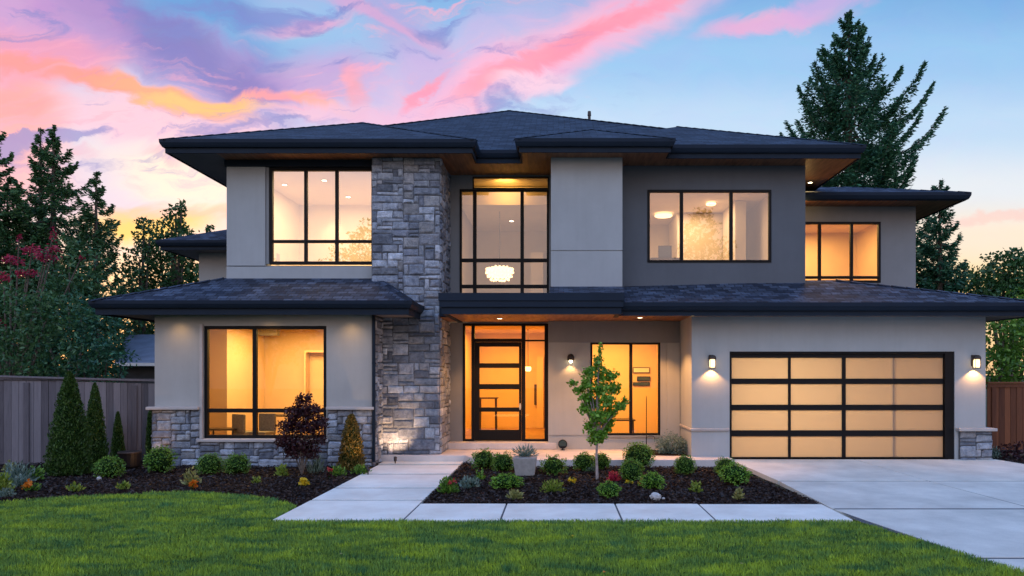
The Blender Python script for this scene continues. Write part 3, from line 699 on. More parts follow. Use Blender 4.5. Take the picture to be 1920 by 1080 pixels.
# --- entry wall and its window
WY = 16.43; gx0 = PX(1297, 15.0)
hW = (PX(1107, WY), PX(1238, WY), PZ(816, WY), PZ(642, WY))
mb = MB(); wall(mb, PX(1028, WY), gx0, .17, ZL-.001, WY, .2, [hW]); mb.poly([(PX(1028, WY), WY+.2, .17), (PX(1028, WY), RY-.004, .17), (PX(1028, WY), RY-.004, ZL), (PX(1028, WY), WY+.2, ZL)])
mb.build('wall', 'stucco_w', house)
mb = MB(); mb.box(PX(1029, WY), gx0-.01, WY-.035, WY-.002, PZ(643, WY)+.01, ZL-.004); mb.build('shade_band', 'stucco_mid', house, bevel=.004)  # shade above the lamp cutoff, painted as a proud darker band
mb = MB(); mb.box(PX(1029, WY), hW[0]-.01, WY-.014, WY-.002, PZ(816, WY)-.006, PZ(816, WY)+.006); mb.box(hW[0]-.03, hW[1]+.05, WY-.05, WY-.002, hW[2]-.05, hW[2]-.004); mb.build('window_sill', 'stucco_mid', house)
mb = MB(); mb.box(PX(1250, WY), gx0-.012, WY-.05, WY-.003, .3, PZ(643, WY)); mb.build('pilaster', 'stucco_w', house, bevel=.006)
Wd('window', *hW, WY, [PX(1183, WY)], fw=.05, mw=.075, glass='glass_lo', set_=-.01)
# --- garage
GY = 15.0; gx1 = PX(1848, GY); hg = (PX(1368, GY), PX(1790, GY), -.05, PZ(659, GY))
mb = MB(); wall(mb, gx0, gx1, -.05, ZL-.001, GY, .25, [hg])
mb.poly([(gx0, GY+.25, .0), (gx0, WY+.1, .0), (gx0, WY+.1, ZL), (gx0, GY+.25, ZL)]); mb.poly([(gx1, GY+.25, -.05), (gx1, 24, -.05), (gx1, 24, ZL), (gx1, GY+.25, ZL)])
mb.build('wall', 'stucco', house)
zg = PZ(806, GY)
mb = MB(); mb.box(gx0-.03, hg[0]-.02, GY-.06, GY-.002, zg-.02, zg+.035); mb.box(gx0-.029, gx0-.002, GY, WY-.06, zg-.02, zg+.035); mb.build('cap_ledge', 'trimstone', house, bevel=.01); mb = MB()
mb.box(PX(1791, GY), PX(1862, GY), GY-.16, GY-.002, zg-.02, zg+.045); mb.box(gx1+.002, PX(1862, GY), GY, GY+.7, zg-.02, zg+.045)
mb.build('cap_ledge', 'trimstone', house, bevel=.01)
mb = MB(); mb.box(gx0-.012, hg[0]-.005, GY-.025, GY-.003, .0, zg-.022); mb.build('plinth', 'stucco', house)
sb = MB(); gxa = PX(1797, GY); ashlar(sb, front3(gxa, 0.0, GY-.06), PX(1857, GY)-gxa, zg-.02, .115, 41, maxw=3)
ashlar(sb, lambda u, v_, d: (PX(1857, GY)+d, GY-.05+u, v_), .7, zg-.02, .115, 42)
pb = sb.build('stone_base', 'stone', house); mb = MB(); mb.box(gxa, PX(1857, GY), GY-.06, GY-.003, 0, zg-.022); mb.box(gx1+.003, PX(1857, GY), GY-.002, GY+.65, 0, zg-.022); mb.build('mortar_bed', 'mortar', pb)
# garage door: black aluminium grid > frosted lites
gd0, gd1 = hg[0], hg[1]; yd = GY+.06; zt = hg[3]; z0 = .115
mb = MB(); mb.box(gd0, gd0+.05, GY+.02, GY+.2, z0, zt); mb.box(PX(1770, GY)+.03, gd1, GY+.02, GY+.2, z0, zt); mb.box(gd0+.05, PX(1770, GY)+.03, GY+.02, GY+.2, zt-.05, zt)
fr = mb.build('garage_door_frame', 'black', house, bevel=.006)
mb = MB(); rowz = [(PZ(710, yd), PZ(671, yd)), (PZ(759, yd), PZ(720, yd)), (PZ(807, yd), PZ(769, yd)), (PZ(857, yd), PZ(818, yd))]
colx = [(PX(1372, yd), PX(1478, yd)), (PX(1483, yd), PX(1579, yd)), (PX(1586, yd), PX(1769, yd))]
gdx0, gdx1 = gd0+.052, PX(1770, GY)+.028
zed = [zt-.052]+[v_ for r in rowz for v_ in (r[1], r[0])]+[z0]
for k in range(0, len(zed), 2): mb.box(gdx0, gdx1, yd, yd+.05, zed[k+1], zed[k])
for r in rowz:
    mb.box(gdx0, colx[0][0], yd+.002, yd+.048, r[0], r[1]) if colx[0][0] > gdx0 else None
    for a, b in ((colx[0][1], colx[1][0]), (colx[1][1], colx[2][0]), (colx[2][1], gdx1)): 
        if b > a: mb.box(a, b, yd+.002, yd+.048, r[0], r[1])
gdo = mb.build('garage_door', 'black', house, bevel=.004)
mb = MB(); mb.box(gdx0+.01, gdx1-.01, yd+.022, yd+.030, z0+.03, zt-.09); mb.build('frosted_lites', 'frost', gdo)
mb = MB(); xm = PX(1676, yd)
for r in rowz: mb.box(xm-.014, xm+.014, yd+.034, yd+.07, r[0], r[1])
mb.build('stiffener', 'trimstone', gdo)
# front door unit
mb = MB(); y0, y1 = RY-.02, RY+.08
bx = [PX(868, RY), PX(872, RY), PX(884, RY), PX(890, RY), PX(978, RY), PX(985, RY), PX(1021, RY), PX(1028, RY)]
mb.box(bx[0], bx[1], y0, y1, hd[2], hd[3]); mb.box(bx[2], bx[3], y0, y1, hd[2], hd[3]-.05); mb.box(bx[4], bx[5], y0, y1, hd[2], hd[3]-.05); mb.box(bx[6], bx[7], y0, y1, hd[2], hd[3])
mb.box(bx[1], bx[6], y0, y1, hd[3]-.05, hd[3]); mb.box(bx[3], bx[4], y0, y1, PZ(641, RY), PZ(635, RY)); mb.box(bx[5], bx[6], y0+.01, y1-.01, PZ(640, RY), PZ(637, RY))
mb.box(bx[1], bx[2], y0, y1, hd[2], hd[2]+.05); mb.box(bx[5], bx[6], y0, y1, hd[2], hd[2]+.05)
en = mb.build('entry_frame', 'black', house, bevel=.004)
g = MB()
for a, b, c, d in ((bx[1], bx[2], hd[2]+.05, hd[3]-.05), (bx[3], bx[4], PZ(635, RY), hd[3]-.05), (bx[5], bx[6], hd[2]+.05, hd[3]-.05)): g.poly([(a, RY+.03, c), (b, RY+.03, c), (b, RY+.03, d), (a, RY+.03, d)])
g.build('pane', 'glass_lo', en)
mb = MB(); dz0, dz1 = hd[2]+.01, PZ(641, RY)-.005; da, db = bx[3]+.005, bx[4]-.005; la, lb = PX(899, RY), PX(973, RY); y0, y1 = RY-.005, RY+.05
mb.box(da, la, y0, y1, dz0, dz1); mb.box(lb, db, y0, y1, dz0, dz1)
zz = [dz1, PZ(650, RY), PZ(681, RY), PZ(690, RY), PZ(720, RY), PZ(730, RY), PZ(764, RY), PZ(772, RY), PZ(806, RY), dz0]
for k in range(0, 10, 2): mb.box(la, lb, y0+.002, y1-.002, zz[k+1], zz[k])
fd = mb.build('front_door', 'black', house, bevel=.004)
g = MB()
for k in range(1, 9, 2): g.poly([(la, RY+.02, zz[k+1]), (lb, RY+.02, zz[k+1]), (lb, RY+.02, zz[k]), (la, RY+.02, zz[k])])
g.build('pane', 'glass_lo', fd)
mb = MB(); hx = PX(975.5, RY); mb.tube([(hx, RY-.06, PZ(768, RY)), (hx, RY-.06, PZ(756, RY))], .014); mb.box(hx-.02, hx+.02, RY-.05, RY-.004, PZ(764, RY)-.02, PZ(760, RY)+.02); mb.build('handle', 'white', fd, bevel=.003)

# ------------------------------------------------------------------ roofs, gutters, soffits
def roof_faces(mb, faces):
    for f in faces:
        p = [Vector(q) for q in f]; e = (p[1]-p[0]).normalized(); n_ = e.cross(p[2]-p[0]).normalized(); up = n_.cross(e)
        if up.z < 0: up = -up
        o_ = Vector((p[0].x*1.0, p[0].y, p[0].z)); ofs = random.random()*3
        mb.poly(f, uv=[((q-p[0]).dot(e)+ofs, (q-p[0]).dot(up)) for q in p])
ZG = 7.13
mb = MB()
def block(x0, x1, yf, yb_, s, z=ZG):
    h = (x1-x0)/2; xm_ = (x0+x1)/2; zr = z+s*h; yr = yf+h
    roof_faces(mb, [[(x0,yf,z),(x1,yf,z),(xm_,yr,zr)], [(x0,yb_,z),(x0,yf,z),(xm_,yr,zr),(xm_,yb_,zr)], [(x1,yf,z),(x1,yb_,z),(xm_,yb_,zr),(xm_,yr,zr)]])
block(-8.69, -1.80, 14.96, 22.5, .472); block(-.905, 2.555, 14.91, 20, .474); block(-.25, 6.90, 15.33, 23.5, .476)
A = (-1.55, 22, 10.47); b0, b1, b2, b3 = (-8.69,15.69,ZG-.012), (6.90,15.69,ZG-.012), (6.90,28.3,ZG-.012), (-8.69,28.3,ZG-.012)
roof_faces(mb, [[b0,b1,A],[b1,b2,A],[b2,b3,A],[b3,b0,A]]); mb.build('main_roof', 'roof_hi', house)
# ridge caps
def caps(name, lines, m='roof_hi'):
    for a, b in lines:
        mb = MB(); a, b = Vector(a), Vector(b); n_ = max(1, int((b-a).length/.28))
        for k in range(n_):
            p, q = a.lerp(b, k/n_), a.lerp(b, (k+.94)/n_); d = (q-p).normalized(); s = d.cross(Vector((0,0,1))).normalized()*.11
            u0 = Vector((0,0,.010)); u1 = Vector((0,0,.021)); dn = Vector((0,0,-.035))
            uv = [(k*.3, 0), (k*.3+.2, 0), (k*.3+.2, .13), (k*.3, .13)]
            mb.poly([p-s+dn+u0, p+u0, q+u1, q-s+dn+u1], uv=uv); mb.poly([p+u0, p+s+dn+u0, q+s+dn+u1, q+u1], uv=uv)
            mb.poly([q-s+dn+u1, q+u1, q+s+dn+u1, q+dn], uv=uv)
        mb.build('ridge_cap', m, house)
caps('ridge_caps', [((-8.69,14.96,ZG),(-5.245,18.4,8.757)),((-1.80,14.96,ZG),(-5.245,18.4,8.757)),((6.90,15.33,ZG),(3.325,18.9,8.83)),((-.905,14.91,ZG),(.825,16.64,7.95)),((2.555,14.91,ZG),(.825,16.64,7.95)),
    ((-6,18.05,8.38+.0),A),((4.3,17.6,8.14),A)])
path = [(-8.72,28.3),(-8.72,14.93),(-1.775,14.93),(-1.775,15.66),(-.93,15.66),(-.93,14.88),(2.58,14.88),(2.58,15.30),(6.93,15.30),(6.93,28.3)]
def eaves(path, zt, zs, name='gutter', gh=.165):
    mb = MB(); sweep(mb, path, [(0, zt), (.004, zt-gh*.45), (.03, zt-gh*.8), (.05, zt-gh), (.13, zt-gh), (.13, zt-.004)]); mb.build(name, 'gutter', house)
    mb = MB(); sweep(mb, path, [(.09, zt-gh-.002), (.09, zs-.022), (.125, zs-.022), (.125, zt-gh-.002)]); mb.build('fascia', 'fascia', house)
eaves(path, ZG, ZS)
i_ = .126
def soff(name, rects, z, m, th=.03):
    mb = MB()
    for x0, x1, y0, y1 in rects: mb.poly([(x0,y0,z),(x0,y1,z),(x1,y1,z),(x1,y0,z)])
    return mb.build(name, m, house)
soff('soffit', [(ux0,-1.775-i_,14.93+i_,28.1),(-1.775-i_,-.93+i_,15.66+i_,28.1),(-.93+i_,2.58-i_,14.88+i_,28.1),(2.58-i_,6.93-i_,15.30+i_,28.1)], ZS, 'soffit')
soff('unlit_side_soffit', [(-8.72+i_,ux0,14.93+i_,28.1)], ZS, 'soffit_plain_or_unlit')  # cedar is unlit here; its shade is put in as grey
# vent pipe on the roof
mb = MB(); vx, vy = PX(1105, 22), 21.2; vx = PX(1105, vy); mb.tube([(vx,vy,9.4),(vx,vy,PZ(211, vy))], .045, 10); mb.build('vent_pipe', 'bronze', house)
mb = MB(); mb.tube([(vx,vy,PZ(217,vy)),(vx,vy,PZ(209,vy))], [.06,.05], 10); mb.build('vent_cap', 'bronze', house)
# left wing roof
mb = MB(); e0, e1 = PX(165, 14.1)+.03, -3.03; zE = PZ(563, 14.1); zT = PZ(521, UY)
a, b, c, d = (e0,14.13,zE), (e1,14.13,zE), (-4.10,15.62,zT), (-7.62,15.62,zT)
roof_faces(mb, [[a,b,c,d],[b,(e1,15.62,zE),c],[(e0,24,zE),a,d,(-7.62,24,zT+.2)]]); mb.build('left_wing_roof', 'roof_lo', house)
caps('ridge_caps', [(a, d), (b, c)], 'roof_lo')
eaves([(e0-.03,24),(e0-.03,14.1),(-3.0,14.1),(-3.0,15.45)], zE, ZL-.02, gh=.155)
soff('soffit', [(e0-.03+i_,-3.0-i_,14.1+i_,LY-.001),(e0-.03+i_,lx0-.001,LY-.001,23.9),(lx1+.001,-3.0-i_,LY-.001,15.39)], ZL-.0, 'soffit_plain_or_unlit')
# garage roof
g0, g1 = 2.0, 10.33; zE2 = PZ(567, 14.38)
ap = P(1566, 525, 16.25); zD = PZ(530, 16.0)
mb = MB(); roof_faces(mb, [[(PX(1172,14.38),14.38,zE2),(10.3,14.38,zE2),ap,(PX(1350,16.15),16.15,PZ(528,16.15)),(px1-.02,15.98,PZ(537,15.9))],
   [(10.3,14.38,zE2),(10.3,24,zE2),(ap[0],24,ap[2]),ap]])
roof_faces(mb, [[(PX(1172,14.38)-.0,14.38,zE2),(px1-.02,15.98,PZ(537,15.9)),(PX(1172,14.38)-.1,14.38,zE2-.12)]])
mb.build('garage_roof', 'roof_lo', house)
caps('ridge_caps', [((10.3,14.38,zE2), ap)], 'roof_lo')
eaves([(1.30,14.35),(10.33,14.35),(10.33,24)], zE2, ZL-.02, gh=.17)
soff('soffit', [(10.33-i_-.9+.0,10.33-i_,14.35+i_,24),(gx0,10.33-i_-.9,14.35+i_,GY-.001)], ZL-.022, 'soffit_plain_or_unlit')
# porch canopy
cyf = 14.22; cxa = -2.48
mb = MB(); zc1 = PZ(549, cyf)
sweep(mb, [(cxa,16.7),(cxa,cyf),(1.40,cyf),(1.40,15.2)], [(0, zc1), (0, zc1-.16), (.02, zc1-.165), (.02, zc1-.29), (.06, zc1-.295), (.06, ZL-.02), (.16, ZL-.02), (.16, zc1)])
mb.build('canopy_fascia', 'gutter', house)
mb = MB(); mb.box(cxa+.161, 1.239, cyf+.161, 15.385, zc1-.04, zc1-.01); mb.box(cxa+.161, px0+.1, 15.386, 16.76, zc1-.04, zc1-.01); mb.box(cx1-.01, cxa-.001, 15.37, 16.76, ZL+.02, zc1-.02); mb.build('canopy_deck', 'fascia', house)
mb = MB(); roof_faces(mb, [[(PX(1030,cyf),cyf+.02,zc1+.005),(1.40,cyf+.02,zc1+.005),(px1+.02,15.41,PZ(537,PYW)),(px0-.02,15.41,PZ(537,PYW))],[(1.40,cyf+.02,zc1+.005),(px1+.02,16.0,zc1-.1),(px1+.02,15.41,PZ(537,PYW))],[(PX(1030,cyf),cyf+.02,zc1+.005),(px0-.02,15.41,PZ(537,PYW)),(px0-.02,15.41,zc1-.03)]]); mb.build('canopy_roof', 'roof_lo', house)
soff('porch_ceiling', [(cx1-.01,cxa+.161,15.36,16.765),(cxa+.161,1.38,cyf+.161,16.765),(1.38,gx0,14.35+i_,16.765)], ZL, 'soffit')
# far right roof
ZFg = PZ(360, 17.2); rx1 = PX(1822, 17.2); 
mb = MB(); 
roof_faces(mb, [[(dx1-.3,17.22,ZFg),(rx1-.02,17.22,ZFg),(8.2,19.6,ZFg+.78),(dx1-.3,19.6,ZFg+.78)],[(rx1-.02,17.22,ZFg),(rx1-.02,24,ZFg),(8.2,22,ZFg+.78),(8.2,19.6,ZFg+.78)]]); mb.build('side_roof', 'roof_lo', house)
caps('ridge_caps', [((rx1-.02,17.22,ZFg),(8.2,19.6,ZFg+.78))], 'roof_lo')
eaves([(dx1+.002,17.2),(rx1,17.2),(rx1,24)], ZFg, ZF, gh=.17)
soff('soffit', [(dx1+.003,rx1-i_,17.2+i_,FY-.001),(fx1,rx1-i_,FY-.001,24)], ZF, 'soffit')
# back left roof
zB = PZ(450, 17.3); bxg = PX(291, 17.3)
mb = MB(); roof_faces(mb, [[(bxg+.02,17.32,zB),(-7.565,17.32,zB),(-7.565,19.6,zB+.95),(-8.2,19.6,zB+.95)],[(bxg+.02,25,zB),(bxg+.02,17.32,zB),(-8.2,19.6,zB+.95),(-8.2,25,zB+.95)]]); mb.build('rear_roof', 'roof_lo', house)
eaves([(bxg,25),(bxg,17.3),(-7.57,17.3)], zB, 5.17, gh=.14)
soff('soffit', [(bxg+i_,-7.56,17.3+i_,BY-.001),(bxg+i_,bx0-.001,BY-.001,24.9)], 5.17, 'soffit_plain_or_unlit')

# ------------------------------------------------------------------ rooms behind the glass
def lamp_area(name, loc, size, e, c, rot=(0,0,0)):
    l = bpy.data.lights.new(name, 'AREA'); l.energy = e; l.color = c; l.size = size; l.shape = 'DISK' if size < .3 else 'SQUARE'
    o = bpy.data.objects.new(name, l); COL.objects.link(o); o.location = loc; o.rotation_euler = rot; return o
def lamp_spot(name, loc, target, e, c, ang, blend=.6, size=.03):
    l = bpy.data.lights.new(name, 'SPOT'); l.energy = e; l.color = c; l.spot_size = math.radians(ang); l.spot_blend = blend; l.shadow_soft_size = size
    o = bpy.data.objects.new(name, l); COL.objects.link(o); o.location = loc
    o.rotation_euler = (Vector(target)-Vector(loc)).to_track_quat('-Z', 'Y').to_euler(); return o
def lamp_pt(name, loc, e, c, r=.05):
    l = bpy.data.lights.new(name, 'POINT'); l.energy = e; l.color = c; l.shadow_soft_size = r
    o = bpy.data.objects.new(name, l); COL.objects.link(o); o.location = loc; return o
GOLD = (1, .60, .21); WARM = (1, .68, .36); AMBER = (1, .50, .09); PEACH = (1, .74, .46)
def room(x0, x1, y0, y1, z0, z1, paint, e, c, extra=None):
    mb = MB(); mb.poly([(x0,y0,z0),(x0,y1,z0),(x0,y1,z1),(x0,y0,z1)]); mb.poly([(x1,y1,z0),(x1,y0,z0),(x1,y0,z1),(x1,y1,z1)])
    mb.poly([(x0,y1,z0),(x1,y1,z0),(x1,y1,z1),(x0,y1,z1)]); mb.poly([(x0,y0,z1),(x0,y1,z1),(x1,y1,z1),(x1,y0,z1)])
    if extra: extra(mb)
    r = mb.build('room_walls', paint, house); f = MB(); f.poly([(x0,y0,z0),(x1,y0,z0),(x1,y1,z0),(x0,y1,z0)]); f.build('room_floor', 'room_floor', r)
    lamp_area('room_light', ((x0+x1)/2, (y0+y1)/2, z1-.06), min(x1-x0, y1-y0)*.45, e, c)
    return r
def downlight(x, y, z, on=True, r=.06, spot=None):
    mb = MB(); mb.lathe((x, y, z-.012), [(r+.02, .010), (r+.02, 0), (r, 0), (r, .006)], 16); d = mb.build('downlight', 'white', house)
    mb = MB(); mb.lathe((x, y, z-.010), [(r*.96, 0), (r*.9, .004)], 16); mb.build('bulb', 'glow', d)
# lower left room
def ex(mb):
    mb.box(PX(421,17.6), PX(433,16.6), 16.4, 18.49, .26, 3.18)        # pier on the left wall
    mb.box(PX(570,18.2), PX(573,18.2), 18.2, 18.49, .26, 2.62); mb.box(PX(573,18.2), -4.36, 18.2, 18.49, 2.56, 2.62)
room(lx0+.1, -4.3, LY+.15, 18.5, .25, 3.19, 'room_gold', 190, (1,.60,.20), ex)
downlight(*[PX(578,16.6), 16.6, 3.185]); 
# upper left room
room(ux0+.15, cx0-.0+.05, UY+.2, 19.6, 4.0, 6.82, 'room_cream', 175, (1,.70,.38))
for x, y in ((-6.95, 16.4), (-6.95, 17.4), (-5.8, 17.0), (-5.7, 18.6)): downlight(x, y, 6.81)
for y in (16.5, 17.4): lamp_spot('wall_wash', (-7.1, y, 6.7), (-7.38, y, 4.5), 60, WARM, 60)
lamp_spot('wall_wash', (-6.4, 19.2, 6.7), (-6.4, 19.6, 5.0), 34, WARM, 70)
# hall above the door
def ex2(mb): mb.box(-2.5,-.25,17.6,20.88,6.34,6.8); mb.box(-.75,-.4,19.2,20.9,3.5,5.4)
room(cx1+.05, px0+.05, RY+.1, 20.9, 3.5, 6.83, 'room_cream', 105, (1,.82,.62), ex2)
lamp_area('transom_fill', (-1.3, 17.0, 6.60), .35, 9, (1, .5, .1), (math.radians(100), 0, 0)); downlight(-1.3, 19.4, 6.335)  # unseen lamp added to turn the transom orange
# entry
def ex3(mb): mb.box(-.62,-.42,20.6,20.88,.35,2.5)
room(cx1+.05, px0+.05, RY+.12, 20.9, .335, 3.22, 'room_gold', 165, (1,.45,.06), ex3)
# room at the small window
room(PX(1028,WY)+.12, gx0-.06, WY+.1, 20.0, .2, 3.2, 'room_gold', 190, (1,.50,.10))
# dark-bay room
def ex4(mb):
    mb.box(4.95,5.25,19.0,20.4,4.2,6.8); mb.box(3.6,5.6,20.5,22.1,4.2,6.8)
room(1.4, dx1-.1, DY+.1, 22.2, 4.15, 6.82, 'room_cream', 100, (1,.66,.36), ex4)
# far right room
room(dx1+.02, fx1-.15, FY+.1, 21.2, 4.1, 6.36, 'room_gold', 130, GOLD)
lamp_spot('wall_wash', (7.1, 20.9, 6.25), (7.1, 21.2, 5.0), 30, WARM, 90)
# garage
room(gx0+.12, gx1-.1, GY+.22, 21, .1, 3.2, 'room_cream', 0.01, WARM)
lamp_area('garage_light', (4.9, 17.4, 3.1), .6, 215, (1, .69, .33)); lamp_area('garage_light', (7.6, 17.8, 3.1), .6, 44, (1, .69, .33))
# porch and soffit downlights, plus added bounce lamps
for px, y, e in ((937, 15.6, 15), (1200, 15.35, 13)):
    z = ZL; x = PX(px, y); downlight(x, y, z, r=.055); lamp_spot('porch_spot', (x, y, z-.03), (x, y+.12, 0), e*(12 if px < 1000 else 26), (1, .45, .14), 112, .35, .04)
lamp_area('porch_bounce', (-1.2, 15.7, .9), .9, 13, (1,.48,.16), (math.pi,0,0))  # unseen lamp added to warm the porch ceiling
downlight(PX(1519,17.4), 17.4, ZS, r=.05); lamp_spot('soffit_spot', (PX(1519,17.4), 17.4, ZS-.03), (PX(1519,17.4), 17.6, 3), 22, GOLD, 120)
lamp_pt('soffit_bounce', (6.2, 17.3, ZS-.5), 13, GOLD, .15)  # unseen lamp added to warm the soffit at the right
for px in (330, 655):   # under the left wing eave
    x = PX(px, 14.42); lamp_spot('eave_spot', (x, 14.32, ZL-.03), (x, 14.62, .9), 17, (1,.55,.2), 120, 1.0, .1)
    downlight(x, 14.30, ZL, r=.025)
x = PX(500, 14.4); lamp_spot('eave_spot', (x, 14.30, ZL-.03), (x, 14.62, .9), 12, (1,.55,.2), 130, 1.0, .1); downlight(x, 14.30, ZL, r=.025)

# --- wall lamps
def box_lantern(px, label):
    x = PX(px, GY); zt_ = PZ(667, GY-.12); root = empty('wall_lamp', (x, GY-.002, PZ(682, GY)), label, 'wall lamp', 'lanterns beside the garage door')
    yc = GY-.12; mb = MB(); mb.box(x-.05, x+.05, GY-.03, GY-.003, zt_-.22, zt_+.02); mb.box(x-.012, x+.012, yc+.05, GY-.03, zt_-.02, zt_+.0); mb.build('backplate', 'bronze', root, bevel=.004)
    mb = MB(); r = .088
    mb.lathe((x, yc, zt_-.075), [(r, 0), (r, .03), (r*.9, .06), (r*.6, .085), (.01, .09)], 18); mb.build('hood', 'bronze', root, smooth=False)
    mb = MB(); 
    for a in (45, 135, 225, 315):
        c_, s_ = math.cos(math.radians(a))*r*.88, math.sin(math.radians(a))*r*.88; mb.tube([(x+c_, yc+s_, zt_-.075), (x+c_, yc+s_, zt_-.27)], .005, 6)
    ring = [(x+r*.9*math.cos(q*math.pi/12), yc+r*.9*math.sin(q*math.pi/12), zt_-.27) for q in range(25)]; mb.tube(ring, .007, 6, False); mb.build('cage', 'bronze', root)
    mb = MB(); mb.lathe((x, yc, zt_-.255), [(.055, 0), (.062, .04), (.062, .14), (.05, .178)], 18); mb.build('glass_shade', 'glow_soft', root, smooth=True)
    lamp_spot('lantern_light', (x, yc+.035, zt_-.28), (x, GY-.02, zt_-1.6), 34, (1,.46,.15), 118, .45, .02)
    lamp_pt('lantern_glow', (x, yc-.1, zt_-.2), .9, (1,.5,.2), .05)
box_lantern(1333, 'black caged lantern on the wall strip left of the garage door')
box_lantern(1825, 'black caged lantern on the wall strip right of the garage door')
x, z = PX(1070, WY), PZ(668, WY); root = empty('wall_lamp', (x, WY, z), 'dark dome downlight on the wall right of the front door', 'wall lamp')
mb = MB(); mb.lathe((x, WY-.12, z-.10), [(.075,0),(.082,.03),(.08,.09),(.055,.14),(.01,.16)], 18); mb.build('hood', 'bronze', root, smooth=True)
mb = MB(); mb.box(x-.02, x+.02, WY-.1, WY-.003, z-.02, z+.02); mb.build('bracket', 'bronze', root)
mb = MB(); mb.ball((x, WY-.12, z-.125), .04); mb.build('bulb', 'glow', root, smooth=True)
lamp_spot('dome_light', (x, WY-.11, z-.17), (x, WY-.02, z-1.5), 14, (1,.48,.17), 125, .6, .03)

# --- landscape spotlights
def spotlamp(loc, tgt, e, label, c=(1,.66,.36), ang=70, lift=.1):
    x, y, z = loc; root = empty('garden_spotlight', (x, y, z), label, 'spotlight', 'landscape lights in the beds')
    d = (Vector(tgt)-Vector((x, y, z+lift))).normalized(); c0 = Vector((x, y, z+lift))
    mb = MB(); mb.tube([(x, y, z-.04), (x, y, z+lift)], .012, 8); mb.build('stake', 'bronze', root)
    mb = MB(); mb.tube([c0-d*.06, c0-d*.03, c0+d*.05], [.018, .032, .036], 12, False); mb.f.append(tuple(range(len(mb.v)-36, len(mb.v)-24))); mb.build('lamp_housing', 'bronze', root)
    mb = MB(); mb.tube([c0+d*.028, c0+d*.033], [.026, .026], 12); mb.build('bulb', 'glow', root)
    lamp_spot('spot_beam', tuple(c0+d*.06), tgt, e, c, ang, .8, .02)
spotlamp((PX(741,14.85), 14.86, .03), (PX(741,15.4), 15.4, .78), 80, 'small uplight at the foot of the stone pier', (1,.60,.34), 95)
spotlamp((PX(690,13.3), 13.3, .04), (PX(662,13.9), 13.9, .75), 26, 'small uplight in front of the bronze lit cone conifer', (1,.55,.18), 60)
spotlamp((PX(300,13.7), 13.75, .04), (PX(272,14.2), 14.2, .55), 20, 'small uplight behind the round bushes at the left corner', (1,.5,.2), 90)
# round black fixture near the dome lamp
x, y = PX(1055, 16.25), 16.25; zc_ = PZ(833, y); root = empty('floodlight', (x, y, .17), 'round black floodlight standing on the porch by the entry wall', 'floodlight')
mb = MB(); mb.tube([(x, y+.02, .17), (x, y+.02, zc_-.03)], .012); mb.box(x-.05, x+.05, y-.03, y+.07, .17, .185); mb.build('stand', 'black', root)
mb = MB(); mb.tube([(x, y+.06, zc_), (x, y+.03, zc_), (x, y-.05, zc_+.01)], [.05, .105, .11], 20); mb.build('lamp_housing', 'black', root, bevel=.006)
mb = MB(); mb.tube([(x, y-.052, zc_+.01), (x, y-.056, zc_+.01)], [.09, .085], 20); mb.build('lens', 'screen', root)
# thin post by the corner shrub
x, y, _ = P(1212, 842, 15.6); root = empty('plant_hook', (x, y, .17), 'thin black iron garden hook standing in front of the small window', 'garden hook')
mb = MB(); zt_ = PZ(742, y); mb.tube([(x, y, .17), (x, y, zt_-.1), (x+.0, y, zt_)], [.011, .009, .004]); mb.build('pole', 'black', root)
mb = MB(); mb.tube([(x, y, PZ(820, y)), (x+.06, y, PZ(818, y)), (x+.17, y, PZ(818, y)), (x+.2, y, PZ(824, y))], .008); mb.build('arm', 'black', root)

# ------------------------------------------------------------------ furniture seen through the windows
def chair(x, y, z, rz, label, m='fabric', s=1.0):
    root = empty('chair', (x, y, z), label, 'chair', 'chairs inside the lower left room'); 
    def bb(name, *a, mat_=m):
        mb = MB(); mb.box(*[v_*s+o_ for v_, o_ in zip(a, (x, x, y, y, z, z))]); return mb.build(name, mat_, root, bevel=.012)
    bb('seat', -.25, .25, -.25, .25, .38, .47); bb('backrest', -.25, .25, .19, .27, .47, .95)
    for a in (-.22, .22):
        for b in (-.22, .22): bb('leg', a-.02, a+.02, b-.02, b+.02, 0, .38, mat_='dark_wood')
    root.rotation_euler = (0, 0, rz)
chair(PX(462,15.9), 15.9, .25, 2.6, 'dark chair behind the middle bar of the lower left window', s=.85)
chair(PX(492,15.9), 15.9, .25, -.2, 'dark chair just right of the bar in the lower left window', s=.85)
def table(x, y, z, w_, d_, h_, label, m='dark_wood', th=.035):
    root = empty('table', (x, y, z), label, 'table'); mb = MB(); mb.box(x-w_/2, x+w_/2, y-d_/2, y+d_/2, z+h_-th, z+h_); mb.build('table_top', m, root, bevel=.006)
    for a in (-1, 1):
        for b in (-1, 1):
            mb = MB(); mb.tube([(x+a*(w_/2-.05), y+b*(d_/2-.05), z), (x+a*(w_/2-.06), y+b*(d_/2-.06), z+h_-th)], .02); mb.build('leg', m, root)
table(PX(550,16.6), 16.6, .25, 1.3, .7, .75, 'dark table behind the maroon maple in the lower left window')
table(PX(418,15.8), 15.8, .25, .75, .5, .48, 'low side table at the left end of the lower left window', 'dark_wood')
